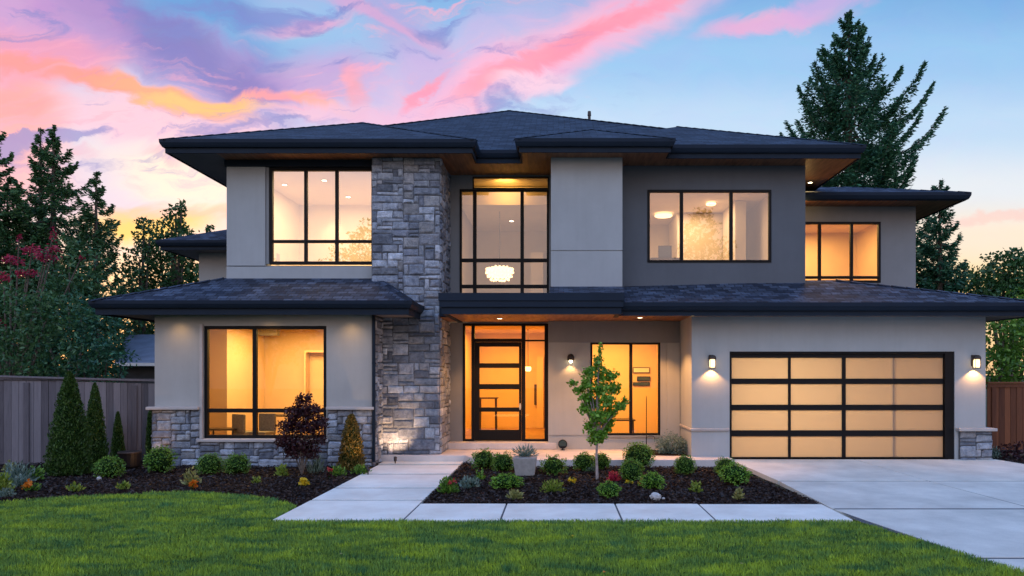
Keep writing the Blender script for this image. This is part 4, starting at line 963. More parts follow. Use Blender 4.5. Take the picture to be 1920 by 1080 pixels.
# ceiling lamps
def pendant(x, y, z, zc1_, r, h_, label, m='glow_soft', grp=None, flat=False):
    root = empty('ceiling_lamp', (x, y, zc1_), label, 'ceiling lamp', grp); mb = MB(); mb.tube([(x, y, z+h_/2), (x, y, zc1_)], .008, 6); mb.build('cord', 'bronze', root)
    mb = MB(); mb.lathe((x, y, z-h_/2), [(r*.55, 0), (r*.9, h_*.18), (r, h_*.5), (r*.97, h_*.85), (r*.8, h_)], 24); mb.build('lamp_shade', m, root, smooth=False)
yq = 18.3; x_, _, z_ = P(937, 511, yq); pendant(x_, yq, z_, 6.34, .33, .26, 'white beaded drum chandelier glowing in the tall centre window')
ch = [q for q in bpy.data.objects if q.get('label', '').startswith('white beaded')][0]; mb = MB(); R = random.Random(4)
for tier, (rr, zz_) in enumerate(((.35, .10), (.36, 0), (.32, -.10), (.24, -.18), (.12, -.22))):
    for q in range(int(rr*60)):
        a = q*2*math.pi/int(rr*60)+tier*.2; mb.ball((x_+rr*math.cos(a), yq+rr*math.sin(a), z_+zz_+R.uniform(-.02, .02)), .032, 6, 4)
mb.build('glass_beads', 'glow_soft', ch, smooth=True)
yq = 19.2; x_, _, z_ = P(1333, 383, yq); pendant(x_, yq, z_, 6.82, .14, .07, 'small round glowing ceiling lamp in the middle pane of the dark bay window', grp='lamp and disc in the dark bay room')
yq = 20.6; x_, _, z_ = P(1244, 405, yq); pendant(x_, yq, z_, 6.82, .27, .06, 'wide flat glowing disc in the left pane of the dark bay window', grp='lamp and disc in the dark bay room')  # bright strip in the pane, built as a glowing disc
yq = 18.9; x_, _, z_ = P(990, 692, yq); pendant(x_, yq, z_, 3.22, .09, .13, 'small glowing globe lamp seen in the sidelight right of the front door')
def panel(name, px0_, px1_, py0, py1, Y, m, label, cat, th=.03, frame='black', grp=None):
    a, b, c, d = PX(px0_, Y), PX(px1_, Y), PZ(py1, Y), PZ(py0, Y); root = empty(name, ((a+b)/2, Y, c), label, cat, grp)
    mb = MB(); mb.box(a-.02, b+.02, Y, Y+th, c-.02, d+.02); mb.build('frame', frame, root, bevel=.004)
    mb = MB(); mb.box(a, b, Y-.006, Y-.001, c, d); mb.build('face', m, root)
panel('television', 1236, 1258, 462, 482, 18.2, 'screen', 'small dark screen at the bottom left of the dark bay window', 'television', .05)
table(PX(1246,18.3), 18.35, 4.15, .8, .45, PZ(484,18.2)-4.15, 'dark cabinet table under the screen in the dark bay room')
panel('wall_picture', 1188, 1217, 690, 698, 19.95, 'white', 'topmost of the three striped pictures in the small window', 'picture', grp='striped pictures')
panel('wall_picture', 1196, 1218, 707, 713, 19.95, 'screen', 'middle of the three striped pictures in the small window', 'picture', grp='striped pictures')
panel('wall_picture', 1188, 1217, 718, 722, 19.95, 'screen', 'lowest of the three striped pictures in the small window', 'picture', grp='striped pictures')
panel('wall_picture', 1003, 1016, 722, 758, 20.8, 'dark_wood', 'dark brown picture in the sidelight right of the front door', 'picture')
table(PX(915,18.6), 18.6, .335, .55, .4, PZ(745,18.6)-.335, 'small dark stand behind the front door glass')
table(PX(1150,18.0), 18.0, .2, 1.1, .7, .6, 'dark table behind the young tree in the small window')
# ------------------------------------------------------------------ fences, neighbour
def fence(pts, ztops, zb, m, label, bw=.14, group='fences'):
    root = empty('fence', (pts[0][0], pts[0][1], zb), label, 'fence'); R = random.Random(3)
    bd = MB(); tr = MB(); a = Vector(pts[0]); b = Vector(pts[1]); Ln = (b-a).length; d = (b-a)/Ln; nrm = Vector((d.y, -d.x)); n = int(Ln/bw)
    def obox(mb, s0, s1, o0, o1, z0, z1, z0b=None, z1b=None, c=None):
        p, q = a+d*s0, a+d*s1; z1b = z1 if z1b is None else z1b
        P4 = [p+nrm*o0, q+nrm*o0, q+nrm*o1, p+nrm*o1]; i = len(mb.v)
        mb.v += [(v.x, v.y, z0) for v in P4]+[(P4[0].x, P4[0].y, z1), (P4[1].x, P4[1].y, z1b), (P4[2].x, P4[2].y, z1b), (P4[3].x, P4[3].y, z1)]
        for f in ((0,3,2,1),(4,5,6,7),(0,1,5,4),(1,2,6,5),(2,3,7,6),(3,0,4,7)):
            mb.f.append(tuple(i+k for k in f)); mb.c[len(mb.f)-1] = c if c is not None else .4
    zt = lambda s: ztops[0]+(ztops[1]-ztops[0])*s/Ln
    for k in range(n):
        s0 = k*bw+.004; s1 = (k+1)*bw-.003; o = R.random()*.012
        obox(bd, s0, s1, o, o+.02, zb, zt(s0)-.09, c=R.random())
    bd.build('boards', m, root)
    mb = MB(); obox(mb, 0, Ln, -.05, .07, zt(0)-.035, zt(0), z1b=zt(Ln), c=.7)
    # cap is a sloped slab
    i = len(mb.v)-8
    for k, s in ((0, 0), (1, Ln), (2, Ln), (3, 0)): v = mb.v[i+k]; mb.v[i+k] = (v[0], v[1], zt(s)-.038)
    mb.build('cap_rail', m, root)
    mb = MB(); obox(mb, 0, Ln, .022, .045, zt(0)-.135, zt(0)-.042, z1b=zt(Ln)-.042, c=.3); mb.build('top_rail', m, root)
    k = 0
    s = .1
    while s < Ln:
        mb = MB(); obox(mb, s, s+.10, .024, .06, zb, zt(s)-.14, c=.2); mb.build('post', m, root); s += 2.1
    return root
fence([(PX(-160,14.6), 14.35), (PX(292,15.5), 15.5)], (PZ(699,14.35), PZ(712,15.5)), .0, 'fence_grey', 'weathered grey board fence behind the tall cone conifers')
fence([(PX(1850,17.0), 17.0), (PX(2150,16.6), 16.8)], (PZ(716,17.0), PZ(716,16.8)), .1, 'fence_brown', 'reddish brown board fence right of the garage')
nb = empty('neighbour_house', (-14.5, 25, 0), 'low neighbouring house with pale slate roof glimpsed past the left corner', 'house')
mb = MB(); mb.box(PX(222,25), -8.6, 25, 32, 0, PZ(684,25)); mb.build('wall', 'neigh_wall', nb)
mb = MB(); za, zr_ = PZ(681,24.5), PZ(640,27)
mb.poly([(PX(214,24.5),24.5,za),(-8.2,24.5,za),(-8.2,27.5,zr_+.3),(PX(236,27.5),27.5,zr_+.3)]); mb.poly([(PX(214,24.5),33,za),(PX(214,24.5),24.5,za),(PX(236,27.5),27.5,zr_+.3),(PX(236,27.5),33,zr_+.3)]); mb.build('roof', 'neigh_roof', nb)
mb = MB(); mb.box(PX(213,24.5), -8.2, 24.42, 24.52, za-.10, za+.012); mb.build('gutter', 'white', nb)

# ------------------------------------------------------------------ trees
def conifer(name, label, px, Y, py_top, prof, m='leaf_conifer', nb=90, dens=1.0, leaf=.2, lean=0.0, seed=1, cat='tree', group=None, upturn=.45, droop=.25, zmin=.6, ragged=.0):
    """prof: [(py, half width in px)] from top to bottom"""
    global RNG
    R = np.random.default_rng(seed); x0 = PX(px, Y); zt = PZ(py_top, Y); root = empty(name, (x0, Y, 0), label, cat, group)
    zs = [zt]+[PZ(p, Y) for p, _ in prof]; rs = [.05]+[w_*Y/F for _, w_ in prof]
    rad = lambda z: float(np.interp(-z, [-q for q in zs], rs))
    tb = MB(); tb.tube([(x0, Y, -.1), (x0+lean*.3, Y, zt*.5), (x0+lean, Y, zt-.1)], [max(.12, zt*.018), zt*.012, .015], 9); 
    C = []; D = []
    for k in range(nb):
        f = (k+.5)/nb; z = zt-(zt-zmin)*f**.9; r = rad(z)*R.uniform(.55-ragged*.5, 1.08+ragged*.4); 
        if R.random() < .12: r *= 1.04
        az = k*2.399+R.uniform(-.5, .5); ca, sa = math.cos(az), math.sin(az)
        zb = z-r*.30*upturn
        pts = []
        for t in np.linspace(0, 1, 8):
            pts.append((x0+lean*z/zt+ca*r*t, Y+sa*r*t, zb+r*(-droop*math.sin(t*math.pi*.8)+upturn*t**2.6)))
        pts = np.array(pts); tb.tube([tuple(q) for q in pts], list(np.linspace(.018+r*.012, .006, 8)), 5, False)
        nl = int((26+r*105)*dens)
        t = R.uniform(.12, 1, nl)**.8; base = np.stack([np.interp(t, np.linspace(0, 1, 8), pts[:, q]) for q in range(3)], 1)
        spread = (.10+.26*r*np.sin(np.clip(t, 0, 1)*math.pi*.92+.15))
        side = R.normal(0, .42, nl)*spread; perp = np.array([-sa, ca, 0])
        tl = np.abs(R.normal(0, 1, nl)); hang = -tl*(.07+.10*spread)
        c = base+perp[None]*side[:, None]; c[:, 2] += hang+R.normal(0, .04, nl)-np.abs(side)*.2
        C.append(c); d = np.stack([ca+perp[0]*np.sign(side)*.8, sa+perp[1]*np.sign(side)*.8, -.6+1.2*(t-.4)], 1); D.append(d/np.linalg.norm(d, axis=1)[:, None])
    tb.build('trunk', 'bark', root)
    leaves_obj('crown', np.concatenate(C), leaf, .34, m, root, np.concatenate(D), .62)
    return root
def bushmass(name, label, clumps, m, leaf=.12, n_per=1.0, cat='shrub', group=None, trunk=True, asp=.55, seed=2, base=None, bark='bark', trunk_r=.06, branches=True, Yc=None, shell=.55):
    """clumps: (x,y,z,rx,rz)"""
    R = np.random.default_rng(seed); cx = sum(c[0] for c in clumps)/len(clumps); cy = sum(c[1] for c in clumps)/len(clumps)
    b = base or (cx, cy, 0); root = empty(name, b, label, cat, group); C = []; D = []
    for x, y, z, rx, rz in clumps:
        n = int(n_per*(rx*rx*rz)**(2/3)*20/(leaf*leaf))
        d = R.normal(size=(n, 3)); d /= np.linalg.norm(d, axis=1)[:, None]; rr = R.uniform(shell, 1.06, n)**.7
        rr *= 1+.22*np.sin(d[:, 0]*5+x)*np.cos(d[:, 2]*6+z)+.16*np.sin(d[:, 1]*9+d[:, 0]*8+x*3)
        C.append(np.stack([x+d[:, 0]*rx*rr, y+d[:, 1]*rx*rr, z+d[:, 2]*rz*rr], 1)); D.append(d)
    if trunk:
        tb = MB(); top = max(c[2] for c in clumps)
        for c in clumps:
            tb.tube([b, ((b[0]*2+c[0])/3, (b[1]*2+c[1])/3, b[2]+(c[2]-b[2])*.45), (c[0], c[1], c[2])], [trunk_r, trunk_r*.7, trunk_r*.25], 6, False)
        tb.build('trunk', bark, root)
    leaves_obj('crown' if cat == 'tree' else 'foliage', np.concatenate(C), leaf, asp, m, root, np.concatenate(D), .25)
    return root
def pc(px, py, Y, rpx, rzpx=None): return (*P(px, py, Y), rpx*Y/F, (rzpx or rpx)*Y/F)

conifer('conifer_tree', 'towering dark conifer behind the right end of the roof', 1592, 27, 18, [(60,32),(100,68),(140,100),(190,135),(240,160),(300,150),(400,150),(540,160),(680,170)], 'leaf_spruce', 230, 2.3, .17, seed=6, upturn=.44, droop=.34, ragged=.12)
conifer('conifer_tree', 'ragged conifer with drooping boughs right of the far right window', 1762, 25, 335, [(360,26),(420,46),(480,60),(560,66),(680,70)], 'leaf_spruce', 80, 1.9, .16, seed=8)
conifer('conifer_tree', 'tall twin topped conifer left of the house', 100, 25, 232, [(260,16),(300,38),(340,64),(380,100),(430,118),(520,130),(640,140)], 'leaf_conifer', 110, 1.6, .17, ragged=.25, seed=11)
conifer('conifer_tree', 'slim conifer spire just left of the twin topped conifer', 76, 25.6, 236, [(270,12),(320,26),(400,40),(600,60)], 'leaf_conifer', 70, 1.6, .15, seed=12)
conifer('conifer_tree', 'conifer cut by the left edge of the photo', -22, 23, 215, [(262,34),(310,48),(330,44),(420,90),(560,100),(680,110)], 'leaf_conifer', 85, 1.6, .17, seed=14, ragged=.2)
conifer('conifer_tree', 'lower conifer between the left edge and the twin topped conifer', 14, 24, 330, [(370,30),(430,56),(520,76),(640,90)], 'leaf_conifer', 70, 1.7, .15, seed=15)
conifer('conifer_tree', 'short conifer right of the twin topped conifer', 180, 25, 318, [(360,24),(420,48),(520,62),(640,70)], 'leaf_conifer', 70, 1.6, .16, seed=16)
bushmass('leafy_tree', 'thin leafy tree behind the left roof tip, in front of the sunset glow', [pc(340,388,29,9,14),pc(330,400,29,16),pc(322,430,29,28),pc(345,455,29,34,30),pc(300,470,29,30),pc(330,510,29,46,40),pc(300,560,29,50,44)], 'leaf_green', .17, 1.5, 'tree', seed=21, base=(PX(325,29),29,0), trunk_r=.14)
bushmass('leafy_tree', 'thin leafy tree between the short conifer and the left roof', [pc(270,420,28,14),pc(280,450,28,24),pc(262,490,28,30),pc(248,530,28,34),pc(262,590,28,50)], 'leaf_green', .16, 1.5, 'tree', seed=22, base=(PX(262,28),28,0), trunk_r=.12)
bushmass('leafy_tree', 'round topped tree tucked behind the rear left wing', [pc(380,500,30,40),pc(350,540,30,42),pc(395,432,30,10)], 'leaf_green', .17, 1.4, 'tree', seed=23, base=(PX(370,30),30,0), trunk_r=.12)
bushmass('red_maple', 'crimson leaved maple high above the grey fence at the left edge', [pc(60,468,18.6,22,9),pc(84,482,18.6,26,10),pc(100,468,18.6,14,9),pc(100,440,18.6,8,16),pc(20,488,18.6,26,9),pc(36,446,18.6,7,7),pc(50,512,18.6,24,8),pc(6,520,18.6,16,10),pc(2,602,18.4,8,8),pc(152,484,18.9,6,5)], 'leaf_crimson', .085, .75, 'tree', seed=24, base=(PX(20,18.6),18.6,0), trunk_r=.05, shell=.15)
big = [('big_shrub', 'dark evergreen shrub mass directly above the left end of the fence', [pc(20,600,17.5,75,60),pc(70,660,17.3,80,56),pc(0,680,17.2,70,60),pc(90,590,17.8,60,46)], 'leaf_conifer'),
       ('big_shrub', 'dark evergreen shrub beside the neighbouring roof', [pc(185,620,18.5,52,48),pc(150,670,18.2,70,50),pc(200,680,18,44,50),pc(150,590,18.8,50,46)], 'leaf_spruce'),
       ('big_shrub', 'tall dark shrub rising between the red maple and the conifers', [pc(130,500,21,60,60),pc(60,540,21,70,50),pc(170,560,21,50,50)], 'leaf_conifer'),
       ('big_shrub', 'dark shrub behind the neighbouring roof', [pc(250,620,33,40,40),pc(290,610,33,40,46),pc(320,600,33,60,50)], 'leaf_conifer')]
for k, (nm, lb, cl, m_) in enumerate(big): bushmass(nm, lb, cl, m_, .12 if k < 2 else .15, 1.0, 'shrub', seed=30+k, base=(cl[0][0], cl[0][1], 0), asp=.4)
bushmass('leafy_tree', 'sunlit leafy tree at the right edge above the garage roof', [pc(1905,480,23,16),pc(1880,505,23,34),pc(1850,530,23,30),pc(1920,520,23,44),pc(1870,560,23,60,40),pc(1930,570,23,60,60)], 'leaf_green', .14, 1.8, 'tree', seed=41, base=(PX(1890,23),23,0), trunk_r=.12)
bushmass('leafy_tree', 'low leafy tree just right of the far right wall', [pc(1740,500,26,34,30),pc(1790,520,26,30,30),pc(1735,545,26,40),pc(1800,560,26,50)], 'leaf_green', .15, 1.8, 'tree', seed=42, base=(PX(1760,26),26,0), trunk_r=.1)
bushmass('big_shrub', 'tall bright green shrub over the brown fence', [pc(1880,640,19,46,50),pc(1930,650,19,50,60),pc(1870,690,18.8,40,40),pc(1915,700,18.6,50,46),pc(1945,590,19.4,60,50)], 'leaf_box', .12, 1.3, 'shrub', seed=43, base=(PX(1890,19),19,0))

# ------------------------------------------------------------------ clipped and planted things
def ballbush(seed, r=.27, m='leaf_box', n=1500, leaf=.034, sq=.86, lump=.10):
    R = np.random.default_rng(seed); d = R.normal(size=(n, 3)); d /= np.linalg.norm(d, axis=1)[:, None]; d = d[d[:, 2] > -.75]
    rr = r*(1+lump*np.sin(d[:, 0]*6+seed)*np.sin(d[:, 2]*7+2*seed)+lump*.6*np.sin(d[:, 1]*11+seed))*R.uniform(.82, 1.05, len(d))
    C = d*rr[:, None]; C[:, 2] = C[:, 2]*sq+r*sq*.86
    root = empty('boxwood_shrub', (0, 0, 0), 'x', 'shrub', 'clipped round shrubs in the beds')
    leaves_obj('foliage', C, leaf, .55, m, root, d, .45)
    mb = MB(); mb.ball((0, 0, r*sq*.86), r*.80, 16, 10, (1, 1, sq), .1); me_o = mb.build('shaded_core', 'leaf_box_core', root, smooth=True)  # solid core, coloured dark for the shade between leaves
    mb = MB(); mb.tube([(0, 0, -.03), (0, 0, r*.5)], [.02, .012], 6); mb.build('stem', 'bark', root)
    return root
M['leaf_box_core'] = simple('shaded_core', (.012, .030, .008), .95, .5, 30, spec=.05)  # inner shade put into this dark colour; low stems share it
protos = [ballbush(s, lump=l_, sq=q_, leaf=f_, n=n_) for s, l_, q_, f_, n_ in ((1,.13,.86,.036,1500),(2,.20,.80,.032,1700),(3,.16,.94,.040,1250),(4,.26,.78,.036,1400),(6,.10,.90,.03,1800))]; used = set()
light = ballbush(5, .25, 'leaf_bright', 900, .042, .8, .2)
def place(root, loc, s, rz, label, first):
    o = root if first else copy_tree(root); o.location = loc; o.scale = s; o.rotation_euler = (0, 0, rz); o['label'] = label; return o
balls = [(205,899,50,'round green shrub, leftmost of the clipped ones, by the cone conifers'),(300,890,52,'round green shrub against the stone corner of the left wing'),
 (393,893,48,'left one of the two round shrubs below the left window'),(444,892,48,'right one of the two round shrubs below the left window'),
 (908,882,46,'round shrub nearest the path in the right bed'),(943,887,46,'round shrub touching the concrete planter on its left'),
 (1038,893,46,'round shrub standing alone just right of the concrete planter'),(1096,886,44,'round shrub behind the slim trunk of the young tree, left of it'),
 (1127,883,36,'round shrub half hidden behind the young tree trunk'),(1197,882,60,'widest round shrub, at the porch edge right of the young tree'),
 (1184,905,44,'round shrub low in front of the widest one'),(1284,893,42,'round shrub standing alone below the left garage lantern'),
 (1360,893,42,'rear one of the two overlapping shrubs at the driveway corner')]
for k, (px, py, wpx, lb) in enumerate(balls):
    loc = G(px, py-4, .04); r = wpx*loc[1]/F/2/.27; pr = (k*2+k//5) % 5
    place(protos[pr], loc, (r*.98, r*.98, r*1.02*random.uniform(.92, 1.08)), k*1.3, lb, pr not in used); used.add(pr)
lights_ = [(1378,911,54,'bright green shrub in front at the driveway corner'),(950,918,56,'low spreading bright green shrub below the concrete planter'),(1222,920,44,'bright green shrub right above the white rock'),(1142,935,40,'small bright green shrub at the foot of the young tree'),
  (1262,850,66,'x')]
for k, (px, py, wpx, lb) in enumerate(lights_[:4]):
    loc = G(px, py-3, .04); r = wpx*loc[1]/F/2/.25; place(light, loc, (r, r, r*(.62 if k == 1 else .95)), k*2.1, lb, k == 0)
bs = bushmass('blue_shrub', 'grey green bushy shrub in the corner beside the garage wall', [pc(1262,834,15.7,28,22),pc(1244,838,15.6,18,16),pc(1282,838,15.6,18,16)], 'leaf_blue', .06, 3.2, 'shrub', seed=51, shell=.3, base=(PX(1262,15.7),15.7,.17), asp=.25)
mb = MB(); xx = [P(1215,846,15.5), P(1297,852,15.0)]
mb.poly([(PX(1215,15.4),15.2,.174),(2.9,15.08,.174),(2.9,16.3,.174),(PX(1215,15.9),16.3,.174)]); o = mb.build('corner_soil', 'soil'); o['kind'] = 'structure'

def cone_tree(px, py_b, py_t, wpx, m, label, seed, z=.04, group='columnar conifers along the grey fence', name='columnar_conifer', power=.62):
    loc = G(px, py_b, z); Y = loc[1]; h = (py_b-py_t)*Y/F; r = wpx*Y/F/2; R = np.random.default_rng(seed); root = empty(name, loc, label, 'conifer', group)
    n = int(2600*(h*r*2)**.8*3.0); t = R.uniform(0, 1, n)**1.25; az = R.uniform(0, 2*math.pi, n)
    rr = r*(1-t)**power*(1+.10*np.sin(az*5+t*22+seed)+.08*np.sin(az*9-t*40))*R.uniform(.80, 1.04, n)*np.minimum(1, (t+.10)*6)**.35
    C = np.stack([loc[0]+np.cos(az)*rr, Y+np.sin(az)*rr, loc[2]+.02+t*h], 1); D = np.stack([np.cos(az)*.5, np.sin(az)*.5, np.full(n, .9)], 1); D /= np.linalg.norm(D, axis=1)[:, None]
    leaves_obj('foliage', C, .05, .42, m, root, D, .6)
    mb = MB(); prof = [(r*.80*(1-q)**power*min(1, (q+.1)*6)**.35+.004, q*h*.96+.03) for q in np.linspace(0, 1, 12)]; mb.lathe(loc, prof, 12); mb.build('shaded_core', 'leaf_box_core', root)  # dark core stands for the shade inside the foliage
    mb = MB(); mb.tube([(loc[0], Y, -.05), (loc[0], Y, loc[2]+h*.3)], [.035, .02], 7); mb.build('stem', 'bark', root)
cone_tree(130, 889, 698, 76, 'leaf_cedar', 'tallest and widest cone conifer against the grey fence', 61)
cone_tree(178, 874, 720, 44, 'leaf_cedar', 'second tallest slim cone conifer, right of the widest one', 62)
cone_tree(221, 866, 774, 25, 'leaf_cedar', 'short narrow cone conifer right of the two tall ones', 63)
cone_tree(283, 846+20, 768, 18, 'leaf_cedar', 'narrow cone conifer half hidden by the house corner', 64, power=.35)
cone_tree(659, 880, 779, 48, 'leaf_bronze_and_uplit', 'bronze lit cone conifer in front of the stone wainscot', 65, group=None, power=.45)  # warm uplight is painted into the foliage colour too

# maroon maple
Ym = 13.3
bushmass('japanese_maple', 'maroon leaved small maple in front of the lower left window',
 [pc(563,752,Ym,10,14),pc(577,745,Ym,8,10),pc(556,775,Ym,22,16),pc(582,770,Ym,22,16),pc(545,800,Ym,26,16),pc(580,800,Ym,30,16),pc(600,790,Ym,14,12),pc(535,828,Ym,22,14),pc(565,832,Ym,28,16),pc(598,822,Ym,14,12),pc(548,848,Ym,18,12),pc(580,848,Ym,18,12)],
 'leaf_red', .055, 2.4, 'tree', seed=71, base=G(566,890,.04), trunk_r=.014, shell=.2)
# young tree
Yt = 12.7
yt = [(1125,655,5,14),(1122,675,9,14),(1104,700,14,14),(1128,702,16,18),(1148,705,12,14),(1100,722,12,14),(1125,730,22,16),(1152,728,14,14),(1074,718,9,7),(1086,732,12,8),(1098,745,14,10),(1112,758,18,14),(1138,752,18,14),(1096,766,12,12),(1172,752,8,9),(1162,762,12,9),(1146,774,16,10),(1122,780,22,14),(1108,800,16,14),(1136,800,14,12),(1118,822,16,14),(1142,790,12,10),(1128,815,12,12),(1118,690,10,10)]
bushmass('young_tree', 'young bright green tree with a slim pale trunk in the right bed', [(x, y+random.uniform(-.15, .15), z, a, b) for x, y, z, a, b in (pc(a_, b_, Yt, c_, d_) for a_, b_, c_, d_ in yt)], 'leaf_bright', .062, 2.1, 'tree', seed=72, base=(PX(1119,Yt),Yt,.75), bark='pale_bark', trunk_r=.018, asp=.75, shell=.1)
o = [q for q in bpy.data.objects if q.name == 'young_tree'][0]
mb = MB(); x = PX(1119, Yt); mb.tube([(x+.01, Yt, 0.0), (x-.005, Yt, .4), (x, Yt, .78), (x+.0, Yt, 1.3), (x+.03, Yt, 2.3)], [.03, .024, .02, .014, .004], 8); mb.build('stem', 'pale_bark', o)

# low plants
def tuft(name, label, px, py, wpx, hpx, m, leaf, n, cat='plant', flowers=None, upright=.3, z=.03, group=None, asp=.5, nf=5, fs=.05):
    loc = G(px, py, z); Y = loc[1]; r = wpx*Y/F/2; h = hpx*Y/F; R = np.random.default_rng(int(px*7+py)); root = empty(name, loc, label, cat, group)
    d = R.normal(size=(n, 3)); d[:, 2] = np.abs(d[:, 2]); d /= np.linalg.norm(d, axis=1)[:, None]; rr = R.uniform(.35, 1.0, n)
    C = np.stack([loc[0]+d[:, 0]*r*rr, Y+d[:, 1]*r*rr, loc[2]+d[:, 2]*h*rr*.9+.015], 1); D = d.copy(); D[:, 2] += upright*2; D /= np.linalg.norm(D, axis=1)[:, None]
    leaves_obj('leaves', C, leaf, asp, m, root, D, .7)
    mb = MB()
    for k in range(5):
        a = k*1.26; mb.tube([(loc[0], Y, loc[2]-.02), (loc[0]+math.cos(a)*r*.5, Y+math.sin(a)*r*.5, loc[2]+h*.6)], [.008, .003], 5, False)
    mb.build('stem', 'leaf_box_core', root)
    if flowers:
        k = nf; dd = R.normal(size=(k, 3)); dd[:, 2] = np.abs(dd[:, 2])+.5; dd[:, 1] = -np.abs(dd[:, 1]); dd /= np.linalg.norm(dd, axis=1)[:, None]
        cc = np.stack([loc[0]+dd[:, 0]*r*.8, Y+dd[:, 1]*r*.8, loc[2]+dd[:, 2]*h], 1); cc = np.repeat(cc, 16, 0)+R.normal(0, fs*.33, (k*16, 3))
        leaves_obj('blossoms', cc, fs, .8, flowers, root)
    return root
tuft('silver_plant', 'spiky silver green plant at the left edge of the bed', 34, 905, 62, 44, 'leaf_blue', .10, 420, asp=.22, upright=.5)
tuft('lime_plant', 'lime yellow leafy plant cut by the left edge', 2, 925, 44, 46, 'leaf_lime', .07, 360)
tuft('silver_plant', 'pale blue rosette plant between the lime plant and the orange flowers', 40, 912, 34, 24, 'leaf_blue', .055, 260)
tuft('silver_plant', 'pale blue rosette low at the left edge in front of the lime plant', 12, 932, 30, 18, 'leaf_blue', .05, 180)
tuft('green_plant', 'leafy green plant behind the orange flowers at the left', 66, 900, 34, 30, 'leaf_box', .06, 260)
tuft('flower_plant', 'orange and yellow flowers at the left edge of the bed', 60, 920, 34, 16, 'leaf_box', .045, 90, 'flowers', 'petal_orange', nf=9)
tuft('hosta', 'small lime ground plant below the widest cone conifer', 140, 921, 32, 16, 'leaf_lime', .07, 60)
tuft('hosta', 'small lime ground plant below the leftmost round shrub', 232, 917, 26, 16, 'leaf_lime', .07, 50)
tuft('hosta', 'yellow green leafy plant left of the two shrubs below the window', 358, 908, 38, 34, 'leaf_straw', .08, 130)
tuft('flower_plant', 'single orange yellow flower clump at the foot of the yellow green plant', 363, 916, 16, 14, 'leaf_box', .035, 30, 'flowers', 'petal_orange', nf=4)
tuft('hosta', 'tiny yellow green plant alone in the middle of the left bed', 481, 907, 22, 16, 'leaf_lime', .05, 60)
tuft('lime_plant', 'upright lime plant left of the maroon maple trunk', 528, 893, 26, 26, 'leaf_lime', .07, 130, upright=.6)
tuft('flower_plant', 'bright yellow flower clump in front of the maroon maple', 570, 912, 22, 14, 'leaf_box', .04, 50, 'flowers', 'petal_yellow', nf=8)
tuft('grass_clump', 'upright grassy clump right of the maroon maple trunk', 592, 886, 34, 44, 'leaf_blue', .20, 170, asp=.07, upright=1.2)
tuft('green_plant', 'low dark green plant at the foot of the bronze lit conifer, left side', 632, 892, 40, 22, 'leaf_box', .05, 240)
tuft('green_plant', 'low dark green plant at the foot of the bronze lit conifer, right side', 676, 888, 40, 18, 'leaf_box', .05, 240)
tuft('flower_plant', 'pink flowers at the foot of the dark low plant in the left bed', 617, 896, 18, 18, 'leaf_red', .045, 60, 'flowers', 'petal_red', nf=3, fs=.035)
tuft('dried_plant', 'reddish dried shrub behind the right one of the two round shrubs', 488, 868, 40, 24, 'leaf_red', .06, 140)
tuft('orange_shrub', 'orange lit, orange leaved shrub at the left corner of the house', 272, 862, 40, 36, 'leaf_orange_lit', .06, 420)
loc = G(243, 880, .0); root = empty('barrel', loc, 'black round tub behind the leftmost clipped shrub', 'tub'); mb = MB(); rr = 18*loc[1]/F
mb.lathe(loc, [(rr*.8, 0), (rr, .08), (rr*1.05, .30), (rr*1.08, .36), (rr*.95, .37), (rr*.9, .30)], 20); mb.build('body', 'black', root)
mb = MB(); mb.lathe(loc, [(rr*1.1, .34), (rr*1.13, .355), (rr*1.1, .375), (rr*1.0, .375)], 20); mb.build('rim', 'bronze', root)
tuft('flower_plant', 'leafy plant with a red bloom at the left corner of the right bed', 840, 924, 42, 34, 'leaf_box', .06, 330, 'flowers', 'petal_red', nf=2)
tuft('silver_plant', 'silver green trailing plant right of the red bloom plant', 882, 915, 44, 24, 'leaf_blue', .07, 180)
tuft('hosta', 'thin green plant climbing left of the spreading bright shrub', 900, 900, 22, 26, 'leaf_bright', .06, 60)
tuft('hosta', 'pale lime plant lowest below the spreading bright shrub', 965, 936, 32, 20, 'leaf_straw', .075, 130)
tuft('lime_plant', 'flat yellow green plant in front of the lone shrub right of the planter', 1036, 922, 52, 26, 'leaf_lime', .05, 330)
tuft('flower_plant', 'yellow flower right of the flat yellow green plant', 1073, 909, 14, 14, 'leaf_box', .03, 20, 'flowers', 'petal_yellow', nf=3)
tuft('flower_plant', 'dark red flowers between the young tree and the low round shrub', 1150, 902, 30, 18, 'leaf_crimson', .06, 110, 'flowers', 'petal_red', nf=3, fs=.04)
tuft('flower_plant', 'orange flowers at the left foot of the bright shrub above the white rock', 1202, 912, 14, 14, 'leaf_bronze_and_uplit', .035, 40, 'flowers', 'petal_orange', nf=3, fs=.035)
tuft('flower_plant', 'flat yellow flower between young tree and white rock', 1178, 907, 18, 5, 'leaf_lime', .03, 30, 'flowers', 'petal_yellow', nf=3, fs=.035)
tuft('lime_plant', 'small yellow green plant alone between the white rock and the driveway shrubs', 1305, 923, 28, 24, 'leaf_lime', .05, 140)
tuft('dried_plant', 'pale straw coloured plant below the driveway corner shrubs', 1386, 937, 22, 22, 'leaf_straw', .06, 110)
tuft('silver_plant', 'pale leafy plant low behind the young tree trunk', 1107, 884, 30, 16, 'leaf_blue', .06, 150)
tuft('fern', 'green leafy plant before the brown fence at the right edge', 1903, 836, 46, 46, 'leaf_blue', .10, 420)
tuft('blue_plant', 'pale blue hydrangea mound beside the right stone base', 1866, 862, 22, 28, 'leaf_blue', .05, 260)
